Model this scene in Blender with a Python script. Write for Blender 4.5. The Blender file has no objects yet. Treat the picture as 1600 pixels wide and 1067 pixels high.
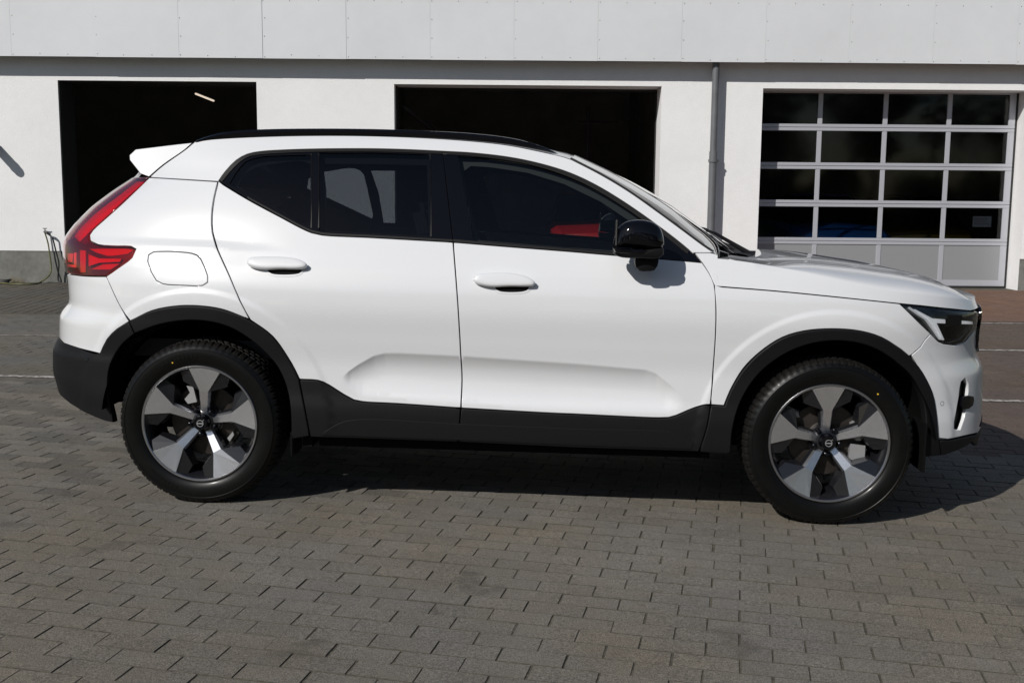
import bpy, bmesh, math, random
import numpy as np
from mathutils import Vector, Matrix, geometry
from mathutils.bvhtree import BVHTree
random.seed(7); rng = np.random.default_rng(7)
SC = bpy.context.scene; COL = SC.collection
PI = math.pi; R = math.radians

# ------------------------------------------------------------------ camera
F = 1700.0; CH = 1.36; PITCH = math.atan(F/12820); ROLL = .0083
cam = bpy.data.objects.new('camera', bpy.data.cameras.new('camera')); COL.objects.link(cam)
cam.data.sensor_width = 36; cam.data.lens = 36*F/1600; cam.data.clip_end = 2000; cam.data.clip_start = .05
CM = Matrix.Translation((0, 0, CH)) @ Matrix.Rotation(PI/2-PITCH, 4, 'X') @ Matrix.Rotation(ROLL, 4, 'Z')
cam.matrix_world = CM; SC.camera = cam
# ------------------------------------------------------------------ world and sun
SUN_AZ, SUN_EL = R(220.5), R(36)
wd = bpy.data.worlds.new('World'); SC.world = wd; wd.use_nodes = True
wn = wd.node_tree; sky = wn.nodes.new('ShaderNodeTexSky'); sky.sky_type = 'NISHITA'; sky.sun_disc = False
sky.sun_elevation = SUN_EL; sky.sun_rotation = SUN_AZ; sky.air_density = 1.0; sky.dust_density = .6
bg = wn.nodes['Background']; bg.inputs[1].default_value = .054
wn.links.new(sky.outputs[0], bg.inputs[0])
sl = bpy.data.lights.new('sun', 'SUN'); sl.energy = 3.85; sl.angle = R(.5); sl.color = (1, .965, .91)
sun = bpy.data.objects.new('sun', sl); COL.objects.link(sun)
sdir = Vector((math.sin(SUN_AZ)*math.cos(SUN_EL), math.cos(SUN_AZ)*math.cos(SUN_EL), math.sin(SUN_EL)))
sun.rotation_euler = sdir.to_track_quat('Z', 'Y').to_euler(); sun.location = sdir*30
vs = SC.view_settings; vs.view_transform = 'Standard'; vs.look = 'None'; vs.exposure = 0; vs.gamma = 1; vs.use_curve_mapping = False
SC.cycles.max_bounces = 8; SC.cycles.transparent_max_bounces = 16

# ------------------------------------------------------------------ helpers
def px_dir(px, py):
    return (CM.to_3x3() @ Vector(((px-800)/F, -(py-533.5)/F, -1))).normalized()
CO = Vector((0, 0, CH))
def on_y(px, py, Y):
    d = px_dir(px, py); return CO + d*(Y/d.y)
def on_z(px, py, Z=0.0):
    d = px_dir(px, py); return CO + d*((Z-CH)/d.z)
CMI = np.array(CM.inverted())
def proj(P):
    P = np.atleast_2d(P); Q = P@CMI[:3, :3].T + CMI[:3, 3]
    return np.c_[800+F*Q[:, 0]/-Q[:, 2], 533.5-F*Q[:, 1]/-Q[:, 2]]

def tag(o, label=None, cat=None, group=None, kind=None):
    for k, v in (('label', label), ('category', cat), ('group', group), ('kind', kind)):
        if v: o[k] = v
    return o
def empty(name, loc=(0, 0, 0), parent=None):
    o = bpy.data.objects.new(name, None); COL.objects.link(o); o.location = loc; o.parent = parent
    o.empty_display_size = .1; return o
def link(name, me, parent=None):
    o = bpy.data.objects.new(name, me); COL.objects.link(o); o.parent = parent; return o

class MB:
    """collects simple shapes, links them as ONE mesh object"""
    def __init__(s): s.v = []; s.f = []; s.m = []
    def add(s, vs_, fs, m=0):
        n = len(s.v); s.v += [tuple(v) for v in vs_]; s.f += [tuple(i+n for i in f) for f in fs]; s.m += [m]*len(fs); return s
    def box(s, x0, x1, y0, y1, z0, z1, m=0):
        return s.add([(x, y, z) for z in (z0, z1) for y in (y0, y1) for x in (x0, x1)],
            [(0, 2, 3, 1), (4, 5, 7, 6), (0, 1, 5, 4), (2, 6, 7, 3), (0, 4, 6, 2), (1, 3, 7, 5)], m)
    def cbox(s, x0, x1, y0, y1, z0, z1, c, m=0):
        """box with chamfered edges"""
        bm = bmesh.new(); bmesh.ops.create_cube(bm, size=1)
        for v in bm.verts: v.co = Vector((x0+(v.co.x+.5)*(x1-x0), y0+(v.co.y+.5)*(y1-y0), z0+(v.co.z+.5)*(z1-z0)))
        bmesh.ops.bevel(bm, geom=bm.edges[:], offset=c, segments=2, affect='EDGES')
        bm.verts.index_update(); s.add([v.co for v in bm.verts], [[v.index for v in f.verts] for f in bm.faces], m); bm.free(); return s
    def tube(s, pts, r, n=10, m=0, cap=True):
        pts = [Vector(p) for p in pts]; rs = r if hasattr(r, '__len__') else [r]*len(pts); base = len(s.v)
        up = Vector((0, 0, 1)); prev = None
        for i, p in enumerate(pts):
            t = (pts[min(i+1, len(pts)-1)]-pts[max(i-1, 0)]).normalized()
            a = (prev - t*prev.dot(t)) if prev else t.cross(up if abs(t.z) < .9 else Vector((1, 0, 0)))
            a.normalize(); prev = a; b = t.cross(a)
            for k in range(n):
                an = 2*PI*k/n; s.v.append(tuple(p+(a*math.cos(an)+b*math.sin(an))*rs[i]))
        for i in range(len(pts)-1):
            for k in range(n):
                s.f.append((base+i*n+k, base+i*n+(k+1) % n, base+(i+1)*n+(k+1) % n, base+(i+1)*n+k)); s.m.append(m)
        if cap:
            s.f.append(tuple(base+k for k in range(n))[::-1]); s.m.append(m)
            e = base+(len(pts)-1)*n; s.f.append(tuple(e+k for k in range(n))); s.m.append(m)
        return s
    def lathe(s, prof, n=64, axis='y', c=(0, 0, 0), m=0, mod=None):
        """prof: list of (radius, axial)"""
        base = len(s.v); k = len(prof)
        for i in range(n):
            a = 2*PI*i/n; ca, sa = math.cos(a), math.sin(a)
            for j, (r_, h) in enumerate(prof):
                rr = r_ + (mod(i, j) if mod else 0)
                p = (rr*ca, h, rr*sa) if axis == 'y' else (rr*ca, rr*sa, h) if axis == 'z' else (h, rr*ca, rr*sa)
                s.v.append((p[0]+c[0], p[1]+c[1], p[2]+c[2]))
        for i in range(n):
            for j in range(k-1):
                a = base+i*k+j; b = base+((i+1) % n)*k+j
                s.f.append((a, a+1, b+1, b)); s.m.append(m)
        return s
    def build(s, name, mats, parent=None, smooth=False, angle=None):
        me = bpy.data.meshes.new(name); me.from_pydata(s.v, [], s.f)
        for mt in (mats if isinstance(mats, (list, tuple)) else [mats]): me.materials.append(mt)
        me.polygons.foreach_set('material_index', s.m)
        bm = bmesh.new(); bm.from_mesh(me); bmesh.ops.recalc_face_normals(bm, faces=bm.faces[:]); bm.to_mesh(me); bm.free()
        if smooth or angle:
            me.polygons.foreach_set('use_smooth', [True]*len(me.polygons))
            me.set_sharp_from_angle(angle=R(angle or 40))
        me.update(); return link(name, me, parent)

def prism(poly, y0, y1):
    """polygon of (x,z) extruded along y"""
    n = len(poly); v = [(x, y0, z) for x, z in poly]+[(x, y1, z) for x, z in poly]
    return v, [tuple(range(n)), tuple(range(2*n-1, n-1, -1))]+[(i, (i+1) % n, (i+1) % n+n, i+n) for i in range(n)]

# ------------------------------------------------------------------ materials
def mat(name, col, rough=.5, metal=0., coat=0., spec=.5, emit=None, noise=None, bump=None, coat_rough=.03, speck=None):
    """noise=(scale, amount, detail) varies the colour; bump=(scale, strength, distance)"""
    m = bpy.data.materials.new(name); m.use_nodes = True; t = m.node_tree; b = t.nodes['Principled BSDF']
    b.inputs['Base Color'].default_value = (*col, 1); b.inputs['Roughness'].default_value = rough
    b.inputs['Metallic'].default_value = metal; b.inputs['Coat Weight'].default_value = coat
    b.inputs['Coat Roughness'].default_value = coat_rough; b.inputs['Specular IOR Level'].default_value = spec
    if emit: b.inputs['Emission Color'].default_value = (*emit[0], 1); b.inputs['Emission Strength'].default_value = emit[1]
    tc = t.nodes.new('ShaderNodeTexCoord')
    if noise:
        cur = None
        for (sc_, am, de) in (noise if isinstance(noise, list) else [noise]):
            nz = t.nodes.new('ShaderNodeTexNoise'); nz.inputs['Scale'].default_value = sc_; nz.inputs['Detail'].default_value = de
            t.links.new(tc.outputs['Object'], nz.inputs['Vector'])
            mr = t.nodes.new('ShaderNodeMapRange'); mr.inputs['From Min'].default_value = .25; mr.inputs['From Max'].default_value = .75
            mr.inputs['To Min'].default_value = 1-am; mr.inputs['To Max'].default_value = 1+am
            t.links.new(nz.outputs['Fac'], mr.inputs['Value'])
            mx = t.nodes.new('ShaderNodeVectorMath'); mx.operation = 'SCALE'
            if cur is None: mx.inputs[0].default_value = col
            else: t.links.new(cur, mx.inputs[0])
            t.links.new(mr.outputs[0], mx.inputs['Scale']); cur = mx.outputs[0]
        t.links.new(cur, b.inputs['Base Color'])
    if bump:
        nz = t.nodes.new('ShaderNodeTexNoise'); nz.inputs['Scale'].default_value = bump[0]; nz.inputs['Detail'].default_value = 4
        t.links.new(tc.outputs['Object'], nz.inputs['Vector'])
        bp = t.nodes.new('ShaderNodeBump'); bp.inputs['Strength'].default_value = bump[1]; bp.inputs['Distance'].default_value = bump[2]
        t.links.new(nz.outputs['Fac'], bp.inputs['Height']); t.links.new(bp.outputs[0], b.inputs['Normal'])
    return m
def glass(name, tint, rough=0.0, ior=1.5, gain=1.0):
    m = bpy.data.materials.new(name); m.use_nodes = True; t = m.node_tree; t.nodes.clear()
    o = t.nodes.new('ShaderNodeOutputMaterial'); tr = t.nodes.new('ShaderNodeBsdfTransparent'); tr.inputs[0].default_value = (*tint, 1)
    gl = t.nodes.new('ShaderNodeBsdfGlossy'); gl.inputs['Roughness'].default_value = rough; gl.inputs[0].default_value = (1, 1, 1, 1)
    fr = t.nodes.new('ShaderNodeFresnel'); fr.inputs[0].default_value = ior
    mu = t.nodes.new('ShaderNodeMath'); mu.operation = 'MULTIPLY'; mu.inputs[1].default_value = gain; mu.use_clamp = True
    mx = t.nodes.new('ShaderNodeMixShader')
    t.links.new(fr.outputs[0], mu.inputs[0]); t.links.new(mu.outputs[0], mx.inputs[0])
    t.links.new(tr.outputs[0], mx.inputs[1]); t.links.new(gl.outputs[0], mx.inputs[2]); t.links.new(mx.outputs[0], o.inputs[0])
    return m
M = dict(
    paint=mat('white_paint', (.69, .70, .72), .36, coat=1.0, spec=.4),
    dark=mat('inner_dark', (.004, .004, .004), .8, spec=.1),
    clad=mat('black_cladding', (.0065, .0065, .0075), .55, spec=.2, bump=(900, .25, .0006)),
    gloss=mat('gloss_black', (.003, .003, .0045), .03, spec=.4),
    satin=mat('satin_black_trim', (.012, .011, .010), .35, spec=.35),
    tyre=mat('tyre_rubber', (.003, .003, .003), .40, coat=.14, coat_rough=.16, spec=.2, noise=(30, .25, 3), bump=(60, .15, .001)),
    tread=mat('tyre_tread', (.007, .0065, .006), .6, spec=.2, noise=(40, .35, 3)),
    alloy=mat('machined_alloy', (.86, .88, .94), .27, metal=.95, noise=[(330, .16, 2)], bump=(500, .08, .0004)),
    alloyd=mat('dark_alloy', (.010, .0105, .013), .25, coat=.5),
    lip=mat('rim_lip', (.5, .5, .52), .3, metal=1.0),
    disc=mat('brake_disc_steel', (.045, .04, .036), .4, metal=.6, noise=(25, .35, 3)),
    caliper=mat('caliper_metal', (.45, .45, .46), .45, metal=.6),
    chrome=mat('bright_chrome', (.8, .8, .82), .12, metal=1.0),
    drl=mat('light_guide', (.8, .8, .82), .18, coat=1., emit=((1, 1, 1), .28)),  # light guide with a faint glow added so it reads bright
    lampblack=mat('lamp_black', (.01, .01, .011), .25, coat=.5),
    redbase=mat('lamp_red_base', (.09, .002, .002), .35, coat=.5),
    redbright=mat('lamp_red_reflector', (.70, .022, .008), .25, coat=.8),
    redpink=mat('lamp_pale_red', (.85, .25, .2), .25, coat=.8),
    redglass=glass('red_lens', (.82, .10, .085), .04, 1.5, 1.6),
    seat=mat('seat_fabric', (.02, .02, .022), .8, noise=(40, .3, 2)),
    liner=mat('cabin_liner', (.03, .03, .032), .9),
    plastic=mat('cabin_plastic', (.018, .018, .02), .55),
    yellow=mat('yellow_dot', (.7, .45, .03), .5),
    tint=glass('privacy_glass', (.27, .29, .31), 0, 1.5, 1.0),
    front=glass('side_glass', (.66, .72, .70), 0, 1.5, 1.0),
    wind=glass('windscreen_glass', (.70, .78, .77), 0, 1.5, 1.9),
    clear=glass('clear_lens', (.93, .95, .97), .01, 1.5, 1.0),
    pane=glass('door_pane_glass', (.72, .75, .74), .05, 1.5, .85),
    wall=mat('white_render', (.81, .81, .815), .9, noise=[(1.1, .04, 6), (9, .02, 4), (60, .04, 2)], bump=(60, .6, .007)),
    plinth=mat('grey_plinth', (.17, .17, .155), .85, noise=[(2.2, .35, 6), (14, .15, 4)], bump=(40, .3, .004)),
    fascia=mat('fascia_sheet', (.65, .665, .685), .6, noise=[(.6, .05, 4), (6, .015, 3)], bump=(1.2, .35, .02)),
    screw=mat('screw_head', (.22, .20, .19), .6),
    soffit=mat('soffit_grey', (.35, .35, .36), .8),
    hall=mat('hall_wall', (.42, .41, .39), .9, noise=(2, .2, 4)),
    hallfloor=mat('hall_floor', (.24, .24, .23), .6, noise=(3, .2, 4)),
    zinc=mat('zinc_pipe', (.135, .14, .15), .5, metal=.1, noise=(6, .15, 4)),
    alu=mat('door_aluminium', (.47, .48, .52), .45, metal=.25),
    alupanel=mat('door_infill', (.33, .335, .35), .5, metal=.3, bump=(300, .3, .001)),
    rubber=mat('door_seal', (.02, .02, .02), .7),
    tube=mat('fluorescent_tube', (.9, .85, .75), .4, emit=((1, .84, .68), .8)),
    lampgrey=mat('lamp_housing', (.11, .12, .12), .5),
    hose=mat('green_hose', (.10, .10, .035), .5, noise=(12, .3, 3)),
    hoseblk=mat('black_hose', (.015, .015, .015), .5),
    paper=mat('paper', (.13, .14, .18), .8),
    bark=mat('bark', (.06, .05, .04), .9, noise=(5, .3, 5)),
    leaf=mat('spring_leaves', (.05, .065, .03), .7),
    dry=mat('dry_weed', (.22, .18, .09), .9),
)
# paint: fine pearl variation kept subtle
def paving_mat(name, col):
    m = bpy.data.materials.new(name); m.use_nodes = True; t = m.node_tree; b = t.nodes['Principled BSDF']
    L = t.links.new; N = t.nodes.new
    tc = N('ShaderNodeNewGeometry')
    def nz(scale, det, rough=.5):
        n = N('ShaderNodeTexNoise'); n.inputs['Scale'].default_value = scale; n.inputs['Detail'].default_value = det; n.inputs['Roughness'].default_value = rough
        L(tc.outputs['Position'], n.inputs['Vector']); return n.outputs['Fac']
    def rngm(v, a, b_, c, d):
        r_ = N('ShaderNodeMapRange'); r_.inputs[1].default_value = a; r_.inputs[2].default_value = b_; r_.inputs[3].default_value = c; r_.inputs[4].default_value = d
        L(v, r_.inputs[0]); return r_.outputs[0]
    def mul(a, b_):
        q = N('ShaderNodeMath'); q.operation = 'MULTIPLY'; L(a, q.inputs[0]); L(b_, q.inputs[1]); return q.outputs[0]
    isl = rngm(tc.outputs['Random Per Island'], 0, 1, .93, 1.07)
    oi = N('ShaderNodeObjectInfo')
    f = mul(isl, rngm(oi.outputs['Random'], 0, 1, .95, 1.05))
    f = mul(f, rngm(nz(.35, 4, .6), .3, .7, .86, 1.13))
    f = mul(f, rngm(nz(3.0, 5, .65), .3, .7, .90, 1.10))
    f = mul(f, rngm(nz(210, 3, .8), .37, .63, .42, 1.58))
    f = mul(f, rngm(nz(75, 4, .7), .3, .7, .78, 1.22))
    tint = N('ShaderNodeMixRGB'); tint.inputs[1].default_value = (*col, 1); tint.inputs[2].default_value = (col[0]*1.05, col[1]*.98, col[2]*.86, 1)
    L(rngm(nz(.9, 4, .6), .4, .62, 0, 1), tint.inputs[0])
    sc = N('ShaderNodeVectorMath'); sc.operation = 'SCALE'; L(tint.outputs[0], sc.inputs[0]); L(f, sc.inputs['Scale'])
    sp = N('ShaderNodeTexVoronoi'); sp.inputs['Scale'].default_value = 120; L(tc.outputs['Position'], sp.inputs['Vector'])
    spk = N('ShaderNodeMath'); spk.operation = 'LESS_THAN'; spk.inputs[1].default_value = .13; L(sp.outputs['Distance'], spk.inputs[0])
    s2 = N('ShaderNodeSeparateColor'); L(sp.outputs['Color'], s2.inputs[0])
    g2 = N('ShaderNodeMath'); g2.operation = 'GREATER_THAN'; g2.inputs[1].default_value = .80; L(s2.outputs[0], g2.inputs[0])
    mx = N('ShaderNodeMixRGB'); L(mul(spk.outputs[0], g2.outputs[0]), mx.inputs[0]); L(sc.outputs[0], mx.inputs[1]); mx.inputs[2].default_value = (.26, .25, .23, 1)
    # faint pale scuffs and darker oily spots
    sc1 = rngm(nz(1.7, 6, .75), .66, .74, 0, .30); m2 = N('ShaderNodeMixRGB'); L(sc1, m2.inputs[0]); L(mx.outputs[0], m2.inputs[1]); m2.inputs[2].default_value = (.27, .25, .21, 1)
    sc2 = rngm(nz(2.3, 5, .6), .30, .37, .45, 0); m3 = N('ShaderNodeMixRGB'); L(sc2, m3.inputs[0]); L(m2.outputs[0], m3.inputs[1]); m3.inputs[2].default_value = (.045, .042, .038, 1)
    mx = m3
    L(mx.outputs[0], b.inputs['Base Color']); b.inputs['Roughness'].default_value = .82; b.inputs['Specular IOR Level'].default_value = .35
    bp = N('ShaderNodeBump'); bp.inputs['Strength'].default_value = .7; bp.inputs['Distance'].default_value = .004
    L(nz(300, 3, .6), bp.inputs['Height']); L(bp.outputs[0], b.inputs['Normal']); return m
M['pave'] = paving_mat('grey_paving', (.150, .140, .125))
M['pave_red'] = paving_mat('brown_paving', (.098, .073, .064))
M['pave_dark'] = paving_mat('darker_grey_paving', (.110, .104, .094))  # darker grey, mixed in at random further from the camera
M['pave_apron'] = paving_mat('dark_apron_paving', (.080, .076, .068))
M['pave_rust'] = paving_mat('rust_brown_paving', (.16, .095, .070))
M['pave_edge'] = mat('dirty_stone_edge', (.066, .061, .048), .95, noise=[(40, .5, 5)])
PAVES = [M['pave'], M['pave_red'], M['pave_dark'], M['pave_edge']]
M['joint'] = mat('joint_sand', (.075, .067, .048), .95, noise=[(4, .45, 5), (60, .75, 3)], bump=(150, .6, .004))
M['far_ground'] = mat('far_ground', (.085, .08, .07), .9, noise=[(.4, .2, 5), (20, .15, 4)])

def worn_paint():
    m = bpy.data.materials.new('worn_line_paint'); m.use_nodes = True; t = m.node_tree; b = t.nodes['Principled BSDF']
    tc = t.nodes.new('ShaderNodeNewGeometry'); n = t.nodes.new('ShaderNodeTexNoise'); n.inputs['Scale'].default_value = 26; n.inputs['Detail'].default_value = 7
    n.inputs['Roughness'].default_value = .7; t.links.new(tc.outputs['Position'], n.inputs['Vector'])
    cr = t.nodes.new('ShaderNodeValToRGB'); cr.color_ramp.elements[0].position = .45; cr.color_ramp.elements[0].color = (.15, .13, .115, 1)
    cr.color_ramp.elements[1].position = .56; cr.color_ramp.elements[1].color = (.50, .48, .45, 1)
    t.links.new(n.outputs['Fac'], cr.inputs[0]); t.links.new(cr.outputs[0], b.inputs['Base Color']); b.inputs['Roughness'].default_value = .8
    return m
M['line'] = worn_paint()

# ------------------------------------------------------------------ ground
CARX, CARY, YAW, TILT = -.0094, 4.5693, .0474, .0132
def sstep(t): t = np.clip(t, 0, 1); return t*t*(3-2*t)
def gz(x, y):
    """the yard falls gently to the right round the car and levels out towards the hall"""
    return -TILT*np.clip(x, -4.5, 4.5)*(1-sstep((np.asarray(y, float)-6.5)/5.5))
FACE = 16.7
def sheet(name, xs, ys, dz, m, kind='structure'):
    X, Y = np.meshgrid(xs, ys, indexing='ij'); Z = gz(X, Y)+dz; n = len(ys)
    v = np.c_[X.ravel(), Y.ravel(), Z.ravel()]; f = [(i*n+j, (i+1)*n+j, (i+1)*n+j+1, i*n+j+1) for i in range(len(xs)-1) for j in range(n-1)]
    me = bpy.data.meshes.new(name); me.from_pydata(v.tolist(), [], f); me.materials.append(m); o = link(name, me); tag(o, kind=kind); return o
gx = [-600, -100, -30, -12, -8, -6]+list(np.arange(-4.5, 4.6, .5))+[6, 8, 12, 30, 100, 600]
gy = [-600, -100, -30, -5, 0]+list(np.arange(1, 17, .5))+[30, 100, 600]
ground = sheet('ground', gx, gy, -.0030, M['joint'])
# far surroundings read as paved yard
fl = sheet('yard_surround', [-600, -60, -14, 14, 60, 600], [-600, -60, -10, .8], -.003, M['far_ground'])

pavement = empty('pavement'); tag(pavement, kind='structure')
BL, BW = .2, .1
def brick_mesh(k, red=False):
    jl = .0019+.0005*rng.random(); jw = .0023; hx, hy = BL/2-jl, BW/2-jw; c = .0014
    def ring(dx, z): return [(-hx+dx, -hy+dx, z), (hx-dx, -hy+dx, z), (hx-dx, hy-dx, z), (-hx+dx, hy-dx, z)]
    v = ring(0, -.04)+ring(0, -.0022)+ring(c, 0)
    for i in range(4, 12): v[i] = (v[i][0]+rng.normal(0, .0006), v[i][1]+rng.normal(0, .0005), v[i][2]+rng.normal(0, .0003))
    f = [(8, 9, 10, 11)]+[(a+i, a+(i+1) % 4, a+4+(i+1) % 4, a+4+i) for a in (0, 4) for i in range(4)]
    me = bpy.data.meshes.new('brick'); me.from_pydata(v, [], f); [me.materials.append(q) for q in PAVES]; me.polygons.foreach_set('material_index', [0]+[3]*8); return me
VARS = [brick_mesh(k) for k in range(8)]
PHI = -R(12.0)
ca, sa = math.cos(PHI), math.sin(PHI)
items = []
for j in range(-20, 190):
    off = (j % 2)*.5 + rng.normal(0, .012)
    for i in range(-70, 70):
        u = (i+off)*BL; w = j*BW+1.2
        x = u*ca-w*sa; y = u*sa+w*ca+.35
        if y < 1.6 or y > 12.28 or abs(x) > 1.2+y*.56: continue
        items.append((x, y))
items = np.array(items)
pp = proj(np.c_[items, gz(items[:, 0], items[:, 1])])
infr = (pp[:, 0] > -30) & (pp[:, 0] < 1630) & (pp[:, 1] < 1085) & (pp[:, 1] > 300)
depth = items[:, 1]
under = (np.abs(items[:, 0]) < 1.9) & (items[:, 1] > 5.3) & (items[:, 1] < 6.4)
order = np.argsort(np.where(infr, depth, 99)); single = set(order[:300].tolist())
sv, sf, sm_ = [], [], []
for idx, (x, y) in enumerate(items):
    if not (infr[idx] or (y < 7 and pp[idx, 0] > -300 and pp[idx, 0] < 1900 and y > 2.2)) : continue
    z = float(gz(x, y))
    rot = Matrix.Rotation(PHI+rng.normal(0, .0035), 4, 'Z') @ Matrix.Rotation(rng.normal(0, .0035), 4, 'X') @ Matrix.Rotation(rng.normal(0, .0025)+TILT*(1 if y < 9 else 0), 4, 'Y')
    T = Matrix.Translation((x+rng.normal(0, .0011), y+rng.normal(0, .0008), z+rng.normal(0, .0007))) @ rot
    me = VARS[rng.integers(8)]
    if idx in single:
        o = link('brick', me, pavement); o.matrix_local = T
    else:
        n = len(sv); sv += [tuple(T @ v.co) for v in me.vertices]
        dark_y = 5.0+3.6*rng.random()+(1.2 if x > 0 else -.6)
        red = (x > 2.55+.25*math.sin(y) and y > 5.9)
        for p in me.polygons: sf.append(tuple(n+k for k in p.vertices)); sm_.append(3 if p.index else 1 if red else 2 if y > dark_y else 0)
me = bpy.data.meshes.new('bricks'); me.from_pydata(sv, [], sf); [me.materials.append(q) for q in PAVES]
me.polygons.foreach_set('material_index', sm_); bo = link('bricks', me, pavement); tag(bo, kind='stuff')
# strip in front of the hall: narrow pavers laid end-on, and a flush dark edging
apron = empty('apron'); tag(apron, kind='structure')
mb = MB()
y0a, y1a = 12.33, FACE-.02
for side in (0, 1):
    xs = np.arange(-9.6, 2.0, .125) if side == 0 else np.arange(2.0, 9.4, .125)
    for k, x in enumerate(xs):
        yy = y0a - (k % 2)*.12
        while yy < y1a:
            a, b_ = max(yy, y0a)+.004, min(yy+.25, y1a)-.004
            if b_-a > .03:
                h = rng.normal(0, .001); g = .010
                sh = lambda y: -(y-y1a)*.118
                xa, xb = x+g, x+.125-.003
                v = [(xa-sh(a)*-1, a, h-.02), (xb-sh(a)*-1, a, h-.02), (xb-sh(b_)*-1, b_, h-.02), (xa-sh(b_)*-1, b_, h-.02)]
                v += [(p[0], p[1], h) for p in v]
                mb.add(v, [(4, 5, 6, 7), (0, 1, 5, 4), (1, 2, 6, 5), (3, 7, 6, 2), (0, 4, 7, 3)], side)
            yy += .25
o = mb.build('bricks', [M['pave_apron'], M['pave_rust']], apron); tag(o, kind='stuff')
mb = MB()
for k in range(-20, 20):
    mb.box(k*.5+.004, k*.5+.496, 12.285, 12.325, -.03, .003)
mb.build('edging', M['joint'], apron)
# painted bay lines
for (xa, ya, xb, yb, w) in ((-6, 7.86, 6, 7.50, .07), (2.3, 10.05, 8, 9.98, .07), (2.6, 12.15, 9, 12.10, .06), (-7, 10.3, -2.7, 10.25, .025)):
    n = 60; v = []; f = []
    for i in range(n+1):
        t = i/n; x = xa+(xb-xa)*t; y = ya+(yb-ya)*t; wob = .004*math.sin(9*t+ya)
        v += [(x, y-w/2+wob, float(gz(x, y))+.0045), (x, y+w/2+wob, float(gz(x, y+w/2))+.0045)]
    f = [(2*i, 2*i+2, 2*i+3, 2*i+1) for i in range(n)]
    me = bpy.data.meshes.new('painted_line'); me.from_pydata(v, [], f); me.materials.append(M['line']); tag(link('painted_line', me), kind='structure')

# ------------------------------------------------------------------ the hall
hall = empty('workshop_hall', (0, FACE, 0)); tag(hall, 'long white rendered workshop hall with grey sheet fascia and three large door openings', 'building')
def X(px, py, Y=FACE): return on_y(px, py, Y).x
def Z(px, py, Y=FACE): return on_y(px, py, Y).z
D_A = (X(91, 150), X(401, 150)); ZA = Z(245, 127)
D_B = (X(616, 160), X(1033.5, 150)); ZB = Z(825, 133.5)
D_C = (X(1192, 150), X(1613, 150)); ZC = Z(1390, 140)
FO = .27; FY = FACE-FO; ZF = Z(800, 94.5, FY); TH = .50
def wall_piece(x0, x1, z0, z1): return MB().box(x0, x1, 0, TH, z0, z1)
mb = MB()
xs = [-14, D_A[0], D_A[1], D_B[0], D_B[1], D_C[0], D_C[1], 14]
top = ZF+1.9; zp = Z(50, 392)
for a, b_ in ((0, 1), (2, 3), (4, 5), (6, 7)):
    mb.box(xs[a], xs[b_], 0, TH, zp, top); mb.box(xs[a], xs[b_], .05, TH-.001, -.05, zp-.0005)
for (x0, x1), zt in ((D_A, ZA), (D_B, ZB), (D_C, ZC)): mb.box(x0, x1, 0, TH, zt, top)
# back, sides, roof
mb.box(-14, -13.7, TH, 11, 0, top).box(13.7, 14, TH, 11, 0, top).box(-14, 14, 11, 11.3, 0, top)
o = mb.build('wall', M['wall'], hall)
for a, b_ in ((0, 1), (2, 3), (4, 5), (6, 7)): MB().box(xs[a]+.003, xs[b_]-.003, .012, .0495, -.3, zp-.001).build('plinth', M['plinth'], hall)
MB().box(-14, 14, .0, 11, -.05, -.004).build('hall_floor', M['hallfloor'], hall)
MB().box(-14.2, 14.2, -.3, 11.4, top+.001, top+.25).build('roof', M['soffit'], hall)
# interior linings and partition walls between the bays
li = MB(); li.box(-13.69, 13.69, 10.97, 10.99, 0, 5).box(-13.69, -13.66, .4, 10.96, 0, 5).box(13.66, 13.69, .4, 10.96, 0, 5)
li.box(-13.6, 13.6, .40, 10.9, 4.3, 4.4)
for (a, b_) in ((xs[2], xs[3]), (xs[4], xs[5])): li.box((a+b_)/2-.1, (a+b_)/2+.1, TH+.01, 10.9, 0, 4.29)
li.build('inner_wall', M['hall'], hall)
# fascia panels
fx0 = X(17, 60, FY); pw = (X(1590, 60, FY)-fx0)/12; ph = 1.25
scr = MB()
for k in range(-3, 16):
    x0 = fx0+k*pw
    dz = rng.normal(0, .002); tl = rng.normal(0, .0015)
    b = MB(); b.add([(x0+.0009, -FO+tl, ZF+dz), (x0+pw-.0009, -FO-tl, ZF+dz), (x0+pw-.0009, -FO-tl, ZF+ph), (x0+.0009, -FO+tl, ZF+ph),
                     (x0+.0009, -FO+.012, ZF+dz), (x0+pw-.0009, -FO+.012, ZF+dz), (x0+pw-.0009, -FO+.012, ZF+ph), (x0+.0009, -FO+.012, ZF+ph)],
                    [(0, 1, 2, 3), (7, 6, 5, 4), (0, 4, 5, 1), (1, 5, 6, 2), (2, 6, 7, 3), (3, 7, 4, 0)])
    po = b.build('panel', M['fascia'], hall)
    s = MB()
    pts = [(x0+pw*q, ZF+.035) for q in (.02, .34, .67)]+[(x0+.025, ZF+.035+.27*j) for j in (1, 2)]+[(x0+pw*q, ZF+.83) for q in (.02, .34, .67)]
    for (sx, sz) in pts: s.lathe([(0, -FO-.0065), (.005, -FO-.006), (.0065, -FO-.003), (.0065, -FO+.005)], 8, 'y', (sx+rng.normal(0, .006), 0, sz+rng.normal(0, .006)))
    s.build('screws', M['screw'], po); po.children[0]['kind'] = 'stuff'
MB().box(-14, 14, -FO+.013, -.003, ZF+.02, ZF+.06).build('soffit', M['soffit'], hall)
MB().box(-14, 14, -FO+.02, -.004, ZF+.061, top).build('fascia_frame', M['soffit'], hall)
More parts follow.
